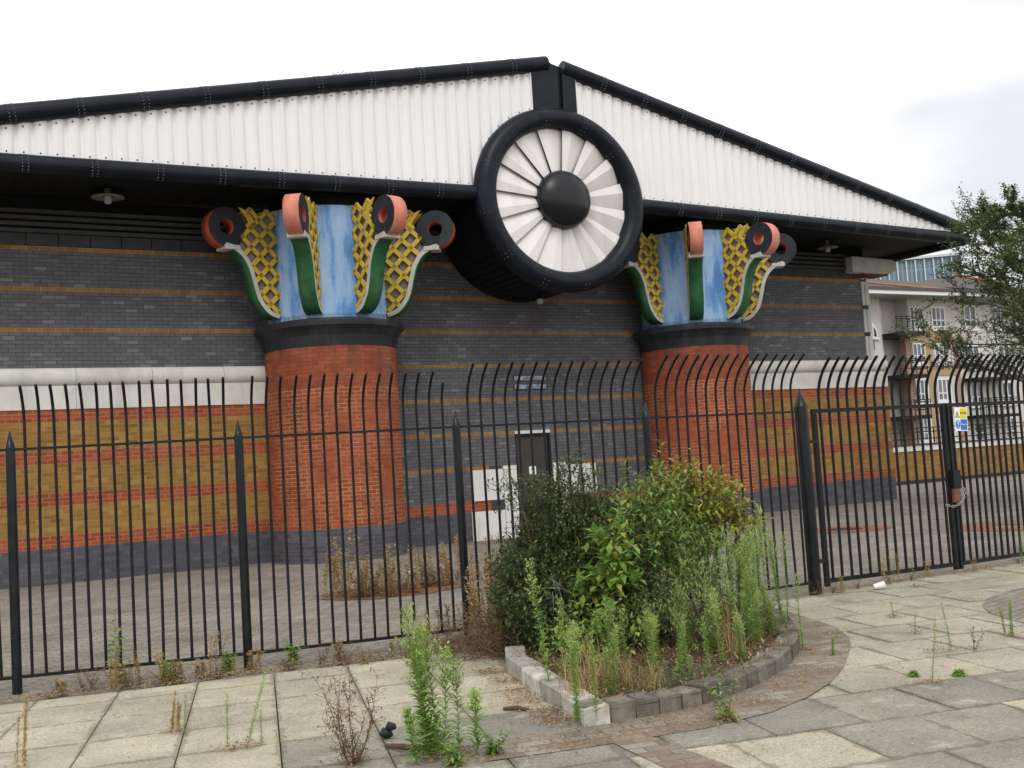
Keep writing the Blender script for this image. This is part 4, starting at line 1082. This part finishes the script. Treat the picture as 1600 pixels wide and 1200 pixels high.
for x,y,h,k,lab in [(7.02,-15.89,.37,2,'green weed spike in a pavement joint, tallest of the three in the middle right'),(6.9,-15.83,.26,0,'green weed spike just left of the tallest pavement spike'),(6.03,-16.53,.2,2,'small weed spike lower on the pavement below the other two'),
    (7.81,-15.83,.33,3,'bushy weed clump at the right edge of the pavement circle'),(7.90,-15.70,.2,1,'small weed touching the bushy clump by the right edge'),(7.49,-15.16,.18,0,'small weed in the pavement right of the curved kerb'),(8.05,-14.45,.14,2,'tiny weed on the slabs toward the gate'),(9.81,-13.2,.33,0,'thin weed standing on the slabs before the first gate leaf'),(12.0,-12.95,.45,2,'thin weed under the danger sign at the gate foot'),(6.35,-15.35,.15,1,'little weed tuft at the outer edge of the brick strip')]:
    put(W[k],x,y,0,h,rv.uniform(0,6),lab,'weed',GR,sxy=max(.28,h*.9))
# foreground cluster
big=weed_mesh(210,.80,bushy=.42,nl=150,stems=3,leafL=.10,name='horseweed'); put(big,2.67,-15.93,0,1.0,.4,'large dark green weed with fluffy pale head in the foreground paving','weed','foreground horseweeds')
for x,y,h,lab in [(2.80,-15.86,.56,'slender seeding weed directly right of the large foreground one'),(2.90,-15.84,.50,'seeding weed, second to the right of the large foreground one'),(2.94,-15.99,.33,'short green weed at the right end of the foreground clump'),(2.60,-15.92,.28,'short leafy weed left of the large foreground one'),(2.76,-15.75,.6,'seeding weed behind the large foreground one')]:
    put(weed_mesh(int(h*1000)+7,h,bushy=.3,nl=80,name='horseweed'),x,y,0,1,rv.uniform(0,6),lab,'weed','foreground horseweeds')
put(dead_mesh(41,.55,.35,dense=1.6),2.32,-15.68,0,1.05,0,'rusty brown dead weed in the foreground, left of the green clump','dead weed')
for i,(x,y,lab) in enumerate([(2.75,-16.1,'low green leaves under the foreground clump'),(3.0,-16.05,'low green leaves right of the foreground clump')]): put(leafy_mesh(61+i,.16,stems=5,mat='lf_mid',L0=.07,yel=.1,name='leafy_weed'),x,y,0,1,0,lab,'weed')
for x,y,h,lean,lab,kd in [(1.73,-14.09,.26,(0,0),'thin straw weed in the left paving, left of a pair','s'),(1.76,-14.22,.25,(0,.1),'thin green weed in the left paving, right of a pair','g'),(1.87,-14.82,.33,(0,-.03),'single thin green weed with open top in the left foreground slabs','g'),(1.98,-14.84,.50,(.1,.62),'long green weed leaning hard to the right over the left slabs','g'),(.78,-14.33,.46,(0,0),'straw weed at the far left foreground','s'),(2.07,-14.85,.2,(0,0),'short thin weed beside the leaning one','g')]:
    if kd=='g': put(W[0 if h<.4 else 2],x,y,0,h,1.0,lab,'weed','thin weeds in the left paving',lean=lean,sxy=.33)
    else: put(straw_mesh(int(h*100),h,name='dry_weed'),x,y,0,1,0,lab,'dry weed','thin weeds in the left paving',sxy=.4)
put(leafy_mesh(301,.05,stems=6,mat='lf_bright',L0=.06,yel=0),6.33,-16.5,0,1,0,'flat green rosette in a joint of the dark slabs, right one','weed')
put(leafy_mesh(302,.05,stems=6,mat='lf_bright',L0=.05,yel=0),6.12,-16.3,0,1,0,'flat green rosette in a joint of the dark slabs, left one','weed')
put(dead_mesh(303,.2,.2,dense=.5),7.20,-15.95,0,1,0,'small reddish dead sprig on the right slabs','dead weed')
# buddleia sprigs at railing foot
put(leafy_mesh(71,.78,stems=3,mat='lf_mid',L0=.15,yel=.7,name='buddleia'),1.86,-11.60,0,.92,.6,'young buddleia with yellow lower leaves growing through the left railing','shrub')
for i,(x,y,h,lab) in enumerate([(2.16,-12.12,.26,'small wilting buddleia sprig at the railing foot, left of second post'),(2.64,-12.08,.18,'smallest buddleia sprig at the railing foot beside the second post'),(3.24,-12.05,.26,'buddleia sprig right of the second railing post')]):
    put(leafy_mesh(81+i,h,stems=4,mat='lf_bright',L0=.10,yel=.6,name='buddleia'),x,y,0,1,0,lab,'shrub','buddleia sprigs along the railing foot')
o=put(leafy_mesh(91,.45,stems=1,mat='lf_bright',L0=.10,yel=1.0,name='buddleia'),3.55,-12.72,.02,1,0,'long low stem with yellow green leaves lying towards the kerb corner','shrub',lean=(0,1.35))
# dry stuff
SW=[straw_mesh(201,1.0),straw_mesh(202,1.0),straw_mesh(203,1.0)]
DW=[dead_mesh(204,.5),dead_mesh(205,.5),dead_mesh(206,.5)]
for i,(x,y,h) in enumerate([(5.55,-11.55,.92),(5.45,-11.75,.80),(5.2,-11.95,.75),(5.70,-11.35,.82),(5.05,-12.1,.7),(5.3,-12.15,.55),(5.6,-11.9,.7),(5.85,-11.6,.6),(5.15,-12.55,.45),(5.35,-12.5,.5),(4.7,-12.05,.5),(5.5,-12.3,.6)]):
    put(SW[i%3],x,y,0,h,rv.uniform(0,6),'golden dried weed in the clump behind and beside the third railing post','dry weed','dried weeds by the third railing post',sxy=1.0)
for i,(x,y,h) in enumerate([(5.53,-6.95,.80),(5.45,-7.4,.85),(5.65,-7.35,.92),(5.87,-7.43,.5),(6.17,-7.28,.55),(6.2,-7.75,.72),(6.62,-7.35,.6),(6.92,-7.15,.42),(5.9,-8.0,.42),(5.64,-7.67,.36),(6.4,-7.9,.5),(6.8,-7.5,.55),(7.1,-7.3,.6),(7.3,-7.0,.7),(5.7,-6.9,.6),(6.1,-7.0,.5),(5.55,-7.7,.6),(5.75,-7.8,.5),(6.35,-7.2,.65),(7.45,-7.3,.65),(7.6,-6.8,.7),(6.0,-7.6,.6),(7.0,-7.6,.5)]):
    put(SW[i%3],x,y,-.02,h,rv.uniform(0,6),'golden dried weed in the patch of the yard before the left column','dry weed','dried weeds on the yard patch before the left column',sxy=1.5)
for i in range(26):
    x=5.5+rv.uniform(0,2.1); y=-7.4+rv.uniform(-.6,.5); put(DW[i%3],x,y,-.02,rv.uniform(.35,.6),rv.uniform(0,6),'low rusty dead weed in the yard patch before the left column','dead weed','low dead weeds on the yard patch')
for i in range(30):
    t=rv.random(); x=1.15+3.3*t; y=-11.78-.29*(x-1.15)*.85+rv.uniform(-.18,.12); put((DW+SW)[rv.randint(0,5)],x,y,-.02,rv.choice([.18,.22,.3,.36,.45])*(.9 if i%3 else 1.1),rv.uniform(0,6),'low brown dried weed in the dirt strip under the left railing','dried weed','dried weeds under the left railing',sxy=.8)
for i,(x,h) in enumerate([(9.0,.35),(9.12,.3),(9.42,.28),(9.75,.42),(9.9,.5),(10.05,.36),(10.3,.3),(10.6,.3),(8.8,.4),(11.3,.25),(12.2,.3)]):
    put((SW if i%2 else DW)[i%3],x,-12.78+rv.uniform(-.06,.06),0,h,rv.uniform(0,6),'brown dried weed in the dirt at the foot of the gate','dried weed','dried weeds at the gate foot',sxy=.5)
for i in range(12):
    x=1.6+rv.uniform(0,22); y=-.25 if not (6.7<x<9.7 or 16<x<19) else -2.0
    put(DW[i%3],x,y,-.03,rv.uniform(.2,.45),rv.uniform(0,6),'sparse dead weed at the foot of the striped wall','dead weed','dead weeds at the wall foot',sxy=.5)
# planter dry grass
for i,(x,y,h) in enumerate([(4.30,-15.45,.36),(4.42,-15.62,.30),(3.9,-15.55,.42),(4.25,-15.25,.4),(5.6,-15.1,.5)]):
    put(grass_mesh(500+i,h,80),x,y,.08,1,0,'arching clump of straw coloured grass in the front of the planter','grass tuft','straw coloured grass clumps in the planter')
for i,(x,y,h) in enumerate([(5.75,-14.75,.95),(5.95,-14.6,.8),(5.5,-14.6,.8),(5.6,-14.95,.6),(6.5,-14.5,.7)]):
    put(DW[i%3],x,y,.08,h,rv.uniform(0,6),'rusty brown dead stalks standing in the middle of the planter','dead weed','rusty stalks in the planter',sxy=.7)
# shrubs
def shrub(name,label,x,y,clumps,leafmat_,n,L,W_,seed,stems=8,yel=0,cat='shrub',stemmat='stemb',z0=.08,twig=True,round_=False):
    """clumps: list of (dx,dy,z,rx,rz). leaves spread through the clumps on twigs"""
    r_=random.Random(seed); e=empty(name,(x,y,z0)); tag(e,label,cat)
    mb=MB(); st_=MB()
    tot=sum(c[3]*c[3]*c[4] for c in clumps)
    for (dx,dy,cz_,rx,rz_) in clumps:
        c=Vector((dx,dy,cz_)); k_=int(n*rx*rx*rz_/tot/9)
        base=Vector((dx*.25+r_.uniform(-.08,.08),dy*.25+r_.uniform(-.08,.08),0))
        mid=base.lerp(c,.5)+Vector((r_.uniform(-.08,.08),r_.uniform(-.08,.08),.05)); st_.tube([base,mid,c],[.012,.008,.005],5)
        for q in range(k_):
            while True:
                v=Vector((r_.uniform(-1,1),r_.uniform(-1,1),r_.uniform(-1,1)))
                if v.length<1: break
            v=v*(v.length**-.35 if v.length>.05 else 1)
            p=c+Vector((v.x*rx,v.y*rx,v.z*rz_)); 
            if p.z<.03: p.z=.03+r_.random()*.1
            d=(v+Vector((0,0,.6))+Vector((r_.uniform(-.7,.7),r_.uniform(-.7,.7),r_.uniform(-.4,.4)))).normalized(); tl_=r_.uniform(.08,.20)*(1 if L<.05 else 1.4)
            p2=p+d*tl_; st_.tube([p,p2],.002,3,cap=False)
            for s_ in range(9):
                t=s_/8; pp=p.lerp(p2,t); a=s_*2.4; s1=d.cross(Vector((.3,.1,1))).normalized(); s2=d.cross(s1)
                ld=(d*.6+s1*math.cos(a)+s2*math.sin(a)).normalized(); LL=L*r_.uniform(.6,1.2)
                mi=1 if r_.random()<yel else 0
                leaf(mb,pp,ld,Vector((0,0,1)),LL,LL*W_,mi,.15,.15)
    mb.build('foliage',[leafmat_,'lf_yel'],e); st_.build('stems',stemmat,e); return e
shrub('dense_shrub','dense dark green small leaved shrub, left and tallest in the planter',5.08,-13.55,
  [(0,.1,.45,.50,.42),(-.22,-.25,.35,.30,.33),(.30,-.2,.5,.42,.42),(.1,.05,.85,.34,.34),(.22,.05,1.18,.22,.26),(.05,.1,1.1,.20,.2),(-.15,.1,1.22,.20,.11),(-.32,.05,1.27,.15,.07),(.30,.05,1.42,.10,.16),(-.28,0,.75,.22,.2),(.5,.1,.9,.26,.28),(-.15,-.45,.3,.34,.30),(.35,-.6,.28,.36,.28),(-.38,-.1,.38,.20,.24)],
  'lf_dark',46000,.040,.55,7,yel=.012)
shrub('tall_buddleia','grey green long leaved buddleia in the middle of the planter',5.85,-13.75,
  [(0,0,.70,.34,.32),(.2,0,1.02,.22,.18),(-.22,0,.95,.2,.2),(.05,.05,1.2,.14,.13),(.3,-.1,.62,.28,.26),(-.15,-.3,.55,.26,.22),(.42,.1,.9,.2,.18)],
  'lf_mid',4600,.10,.27,8,yel=.08)
shrub('yellowing_buddleia','yellowing leafy shrub at the right top of the planter bushes',6.55,-13.55,
  [(-.1,0,1.05,.26,.22),(.2,0,.95,.26,.2),(0,0,1.22,.16,.10),(.35,0,.78,.2,.2),(-.35,.05,1.28,.12,.1)],
  'lf_yel',2600,.085,.46,9,yel=.3)
shrub('broad_leaved_shrub','bright green broad leaved shrub low in front of the bushes',5.05,-14.25,
  [(0,0,.72,.14,.16),(.05,-.05,.5,.16,.16),(-.1,0,.32,.14,.14),(.12,0,.88,.08,.08)],'lf_bright',650,.12,.50,10,stems=3,yel=.18)
shrub('ivy_clump','low patch of dark bright leaves under the dark shrub in the planter',4.55,-14.7,
  [(0,0,.22,.22,.14),(.2,0,.18,.2,.12)],'lf_bright',380,.07,.6,12)
shrub('low_green_shrub','mid green filling foliage behind the front weeds of the planter',5.55,-14.55,
  [(0,0,.26,.34,.20),(.4,.1,.28,.28,.2),(-.3,-.2,.2,.26,.16)],'lf_mid',2200,.055,.28,13,yel=.03)
for i,(x,y,h) in enumerate([(4.62,-12.85,.75),(4.74,-12.7,.85),(4.85,-12.62,.9),(4.95,-12.75,.8),(4.7,-13.0,.6),(4.55,-12.95,.5),(5.0,-12.55,.85),(4.8,-12.95,.65),(4.62,-13.2,.45),(5.12,-12.62,.8)]):
    put(SW[i%3],x,y,0,h,rv.uniform(0,6),'golden dried weed between railing and dark shrub','dry weed','dried weeds between the railing and the dark shrub',sxy=1.0)
# dead twiggy heap at the left of the planter
e=empty('twig_heap',(4.55,-13.15,.0)); tag(e,'heap of dead grey brown twigs spilling from the left of the planter','dead brush')
mb=MB(); r_=random.Random(77)
for k in range(420):
    p=Vector((r_.gauss(0,.22),r_.gauss(0,.22),abs(r_.gauss(0,.16)))); d=rdir(r_,-.4,.8); d2=(d+rdir(r_,-1,.5)*.6).normalized(); L=r_.uniform(.08,.3); mb.tube([p,p+d*L*.5,p+d*L*.5+d2*L*.5],[.003,.0022,.001],4,cap=False)
for k in range(900):
    p=Vector((r_.gauss(0,.26),r_.gauss(0,.26),abs(r_.gauss(0,.12)))); leaf(mb,p,rdir(r_,-1,1),Vector((.1,0,1)),.025,.012,1,.4,.3)
mb.build('twigs',['stemb','lf_dead'],e)
e=empty('dead_branch',(4.62,-14.25,.55)); tag(e,'pale dead branch arching over the front of the dark shrub','dead branch')
mb=MB()
for k in range(7):
    p=Vector((r_.uniform(-.2,.2),r_.uniform(-.05,.05),r_.uniform(.05,.2))); d=Vector((r_.uniform(-.9,.9),-.3,r_.uniform(-.9,.35))).normalized(); L=r_.uniform(.14,.34); pts=[p]
    for q in range(4): d=(d+rdir(r_,-1,.6)*.28+Vector((0,0,-.12))).normalized(); pts.append(pts[-1]+d*L/4)
    mb.tube(pts,[.0020,.0017,.0014,.001,.0006],4,cap=False)
mb.build('twigs','lampw',e)
# undergrowth over the planter soil
mb=MB(); r_=random.Random(90)
def inpoly(x,y,P):
    c=False
    for a,b in zip(P,P[1:]+P[:1]):
        if (a[1]>y)!=(b[1]>y) and x<(b[0]-a[0])*(y-a[1])/(b[1]-a[1])+a[0]: c=not c
    return c
shr=[(a*.94+.06*5.5,b*.97-.03*14.3) for a,b in inner]
k=0
while k<7500:
    x=r_.uniform(3.7,7.7); y=r_.uniform(-16,-12.8)
    if not inpoly(x,y,shr): continue
    k+=1; q=math.sin(x*5+1.3)*math.sin(y*4.1)+math.sin(x*2.2+y*3)
    p=Vector((x,y,.085)); hgt=.03+.07*max(0,q)*r_.random()
    mi=0 if q+r_.uniform(-.9,.9)>.35 else (1 if r_.random()<.6 else 2)
    p.z+=r_.random()*hgt*1.2; leaf(mb,p,rdir(r_,.1,1.4),Vector((.1,.1,1)),r_.uniform(.02,.06),r_.uniform(.006,.018),mi,.15,.3)
o=mb.build('undergrowth',['grass','lf_dead','lf_straw']); o['kind']='stuff'; tag(o,'low mixed green and dead undergrowth covering the planter soil','undergrowth')
for k in range(10):
    x=rv.uniform(4.2,6.6); y=-15.5+.55*(x-4.2)*.5+rv.uniform(0,.35)
    put(DW[k%3],x,y,.08,rv.uniform(.25,.5),rv.uniform(0,6),'brown dead weed tangled among the green ones inside the front kerb','dead weed','dead weeds inside the front kerb',sxy=.6)
# leaf litter
def litter(name,n,pts,sp,seed,label=None):
    r_=random.Random(seed); mb=MB()
    for k in range(n):
        c=r_.choice(pts); p=Vector((c[0]+r_.gauss(0,sp),c[1]+r_.gauss(0,sp),.012+abs(r_.gauss(0,.01)))); leaf(mb,p,rdir(r_,-.1,.4),Vector((0,0,1)),r_.uniform(.012,.035),r_.uniform(.008,.02),r_.randint(0,1),.3,.2)
    o=mb.build(name,['lf_dead','lf_straw']); o['kind']='stuff'; tag(o,label,'leaf litter'); return o
litter('leaf_litter',1100,[(4.1,-14.3),(3.95,-14.7),(3.85,-15.0),(4.2,-13.9),(3.75,-15.4),(3.66,-15.65)],.09,21,'brown leaf litter along the left side of the planter kerb')
litter('leaf_litter',1500,[(1+.25*k,-11.95-.235*(.25*k)) for k in range(15)],.10,22,'brown leaf litter in the dirt strip under the left railing')
litter('leaf_litter',900,[(8.6+.25*k,-12.72) for k in range(14)],.07,23,'brown leaf litter along the foot of the gates')
litter('leaf_litter',700,[(4.3,-15.4),(4.8,-15.4),(5.4,-15.1),(6,-14.8),(6.5,-14.4)],.15,24,'dead leaves on the soil inside the front kerb')
litter('leaf_litter',160,[(2.2,-14.9),(2.3,-13.5),(2.9,-13.3),(2.75,-16.1),(5.8,-15.9),(2.4,-15.3)],.25,25,'scattered dead leaves on the foreground slabs')
wp=[(6.37,-15.02),(4.42,-16.38),(7.02,-15.89),(6.9,-15.83),(6.03,-16.53),(7.81,-15.83),(7.49,-15.16),(8.05,-14.45),(9.81,-13.2),(2.67,-15.93),(2.8,-15.86),(2.9,-15.9),(2.32,-15.68),(1.73,-14.09),(1.87,-14.82),(1.98,-14.84),(.78,-14.33)]
litter('leaf_litter',700,wp,.045,26,'crumbs of dead leaf at the foot of the pavement weeds')
litter('leaf_litter',500,[(3.0+.3*k,-16.12-.02*k) for k in range(6)]+[(4.9,-16.1),(5.4,-15.9),(5.9,-15.6),(6.4,-15.25),(6.9,-14.8)],.10,27,'dead leaf crumbs on the brick strip round the kerb')
mb=MB(); r_=random.Random(61)
for k in range(2600):
    x=r_.uniform(.3,11); y=r_.uniform(-17.5,-12.8)
    if math.sin(x*1.7+y)+math.sin(y*2.3-x*.8)<-.2: continue
    q=r_.uniform(.002,.006); mb.add([(x-q,y-q,.002),(x+q,y-q*.6,.002),(x+q*.4,y+q,.002),(x,y,.004+q)],[(0,1,3),(1,2,3),(2,0,3)],r_.randint(0,1))
o=mb.build('grit',['dirt','edge']); o['kind']='stuff'; tag(o,'fine grit scattered over the paving slabs','grit')
# moss and grass in the joints
mb=MB(); r_=random.Random(31)
for k in range(1500):
    ia=r_.randint(-3,14); ib=r_.randint(-2,9)
    if r_.random()<.5: a=ia*.6+r_.gauss(0,.006); b=.39+.7*(ib+r_.random())
    else: a=(ia+r_.random())*.6; b=.39+.7*ib+r_.gauss(0,.006)
    x,y=O[0]+er[0]*a+dd[0]*b,O[1]+er[1]*a+dd[1]*b
    if math.sin(x*2.1+1)+math.sin(y*3.3+x)<.25: continue
    if y>-12.3 or (3.7<x<7.6 and y>-16 ): continue
    leaf(mb,Vector((x,y,.0)),rdir(r_,.3,1.3),Vector((.1,.1,1)),r_.uniform(.008,.022),.004,r_.randint(0,1),.1,.2)
o=mb.build('joint_moss',['grass','lf_dead']); o['kind']='stuff'; tag(o,'thin moss and grass growing in the joints between slabs','moss')
# yard weeds specks
mb=MB()
for k in range(1600):
    x=r_.uniform(0,14); y=r_.uniform(-11.3,-2.5)
    if math.sin(x*1.1+2)+math.sin(y*1.3+x*.6)<.5: continue
    leaf(mb,Vector((x,y,-.03)),rdir(r_,.2,1.2),Vector((.1,.1,1)),r_.uniform(.015,.045),.008,r_.randint(0,1),.1,.2)
o=mb.build('yard_moss',['grass','lf_straw']); o['kind']='stuff'; tag(o,'sparse tufts growing between the yard blocks behind the railing','moss')
# small litter things
mb=MB(); T=Matrix.Translation((9.48,-13.0,.04))@Matrix.Rotation(1.1,4,'Z')@Matrix.Rotation(1.45,4,'X')
mb.lathe([(.028,-.06),(.043,.055),(.046,.06),(.040,.055),(.026,-.05),(0,-.05)],(0,0),0,2*PI,20); mb.v=[tuple(T@Vector(q)) for q in mb.v]; tag(mb.build('paper_cup','cup'),'white paper cup lying in front of the gate','cup')
mb=MB(); mb.tube([(3.60,-15.12,.012),(3.66,-15.2,.02),(3.70,-15.27,.012)],[.012,.016,.010],7); tag(mb.build('stick','stick'),'short dark reddish stick on the pale slab left of the planter','stick')
mb=MB(); 
for (x,y,z,s) in ((2.70,-15.28,.03,.035),(2.72,-15.31,.075,.028)):
    mb.tube([(x-s,y,z),(x-s*.4,y+.01,z+s*.3),(x+s*.5,y-.01,z),(x+s,y,z-.01)],[s*.4,s*.95,s*.8,s*.3],9)
tag(mb.build('dark_lump','darkstone'),'small dark crumpled lump left of the foreground weeds','litter')
mb=MB(); mb.tube([(2.60,-15.5,.02),(2.64,-15.62,.03),(2.72,-15.72,.025),(2.84,-15.76,.015)],[.012,.018,.018,.01],7); tag(mb.build('bent_stick','stick'),'bent dark stick lying behind the large foreground weed','stick')
for x,y,l in ((7.3,-6.7,'crumpled white paper in the dry weeds before the left column'),(6.75,-6.9,'small white paper scrap in the yard weeds, left of a larger one')):
    mb=MB(); n=0; r_=random.Random(int(x*10)); s=.09 if x>7 else .05
    pts=[Vector((r_.gauss(0,1),r_.gauss(0,1),abs(r_.gauss(0,1)))).normalized()*s*r_.uniform(.6,1.1)+Vector((x,y,.12)) for k in range(14)]
    for k in range(22):
        a_,b_,c_=r_.sample(range(14),3); mb.add([pts[a_],pts[b_],pts[c_]],[(0,1,2)])
    tag(mb.build('paper_scrap','cup'),l,'litter')
# tree at right
tr=empty('birch_tree',(23.55,-5.65,0)); tag(tr,'loose leaved green tree at the right edge behind the gates','tree')
r_=random.Random(55); st_=MB(); lf_=MB()
trunk=[Vector((0,0,-.1)),Vector((.05,0,1.5)),Vector((-.05,.1,3.0)),Vector((.1,0,4.6)),Vector((.0,0,6.0)),Vector((.05,0,7.0))]
st_.tube(trunk,[.12,.10,.08,.06,.035,.01],9)
# leftward direction in the picture is -Rr
lft=Vector((-.864,.5,0)); dep=Vector((.5,.864,0))
def limb(p,d,L,rad,lev):
    pts=[p]; 
    for k in range(5): d=(d+Vector((r_.uniform(-.22,.22),r_.uniform(-.22,.22),r_.uniform(-.12,.18)))).normalized(); pts.append(pts[-1]+d*L/5)
    st_.tube(pts,[rad*(1-.8*k/5) for k in range(6)],4 if lev else 6,cap=False)
    if lev<2:
        for k in range(1,6):
            for q in range(2 if lev==0 else 2):
                dd2=(d+rdir(r_,-.4,.9)*1.1).normalized(); limb(pts[k],dd2,L*r_.uniform(.28,.5),rad*.45,lev+1)
    if lev>=1:
        for k in range(12 if lev==2 else 8):
            i=r_.randint(1,5); p_=pts[i-1].lerp(pts[i],r_.random())+rdir(r_,-1,1)*r_.uniform(0,.10); leaf(lf_,p_,rdir(r_,-.9,.7),Vector((.1,0,1)),r_.uniform(.05,.085),r_.uniform(.04,.062),0,.12,.1)
for (z,Ls) in ((2.2,2.0),(2.7,2.3),(3.1,2.4),(3.5,2.4),(3.9,2.3),(4.3,2.1),(4.6,2.0),(5.0,1.9),(5.4,1.7),(5.8,1.5),(6.2,1.3),(6.5,.9)):
    for k in range(3):
        a=r_.uniform(-1,1); d=(lft*math.cos(a*1.4)+dep*math.sin(a*1.4)+Vector((0,0,.25+.15*(z>5)))).normalized() if k<2 else (-lft+dep*a+Vector((0,0,.3))).normalized()
        t=z/7.6*5; p=Vector((0,0,z)); limb(p,d,Ls*r_.uniform(.85,1.15),.035,0)
st_.build('trunk','bark',tr); lf_.build('crown','lf_tree',tr)

# ---- labels of repeats, counted along their row
ORD=['first','second','third','fourth','fifth','sixth','seventh','eighth','ninth','tenth','eleventh','twelfth','thirteenth','fourteenth','fifteenth','sixteenth','seventeenth','eighteenth','nineteenth','twentieth','twenty-first','twenty-second','twenty-third','twenty-fourth','twenty-fifth','twenty-sixth','twenty-seventh','twenty-eighth','twenty-ninth','thirtieth','thirty-first','thirty-second']
def ordinal(group,fmt,key=lambda o:o.location.x,only=None):
    L=[o for o in C.objects if o.parent is None and o.get('group')==group and (only is None or o['label']==only)]
    L.sort(key=key)
    for i,o in enumerate(L):
        if len(L)<=len(ORD): o['label']=fmt%ORD[i]
scr=lambda o:(o.location.x*Rr.x+(o.location.y+21.648)*Rr.y)/(o.location.x*Rf.x+(o.location.y+21.648)*Rf.y)
ordinal('small weeds along the inside of the front kerb','small green weed inside the front kerb, %s counted from the kerb corner',scr)
ordinal('straw coloured grass clumps in the planter','straw coloured grass clump in the planter, %s from the kerb corner',scr)
ordinal('crowded seeding weeds at the right of the planter','feathery seeding weed of the crowded right clump, %s from the shrubs',scr)
ordinal('rusty stalks in the planter','rusty brown dead stalks in the planter, %s from the left',scr)
ordinal('dried weeds on the yard patch before the left column','golden dried weed on the yard patch, %s from its left end',scr)
ordinal('low dead weeds on the yard patch','low rusty dead weed on the yard patch, %s from its left end',scr)
ordinal('dried weeds under the left railing','low dried weed under the left railing, %s from the first post',scr)
ordinal('dried weeds by the third railing post','golden dried weed by the third railing post, %s from the left of its clump',scr)
ordinal('dried weeds between the railing and the dark shrub','golden dried weed left of the dark shrub, %s from the left of its clump',scr)
ordinal('dried weeds at the gate foot','brown dried weed at the gate foot, %s from the thick post',scr)
ordinal('dead weeds at the wall foot','sparse dead weed at the striped wall foot, %s from the left',scr)
ordinal('dead weeds inside the front kerb','brown dead weed among the green ones inside the front kerb, %s from its corner',scr)
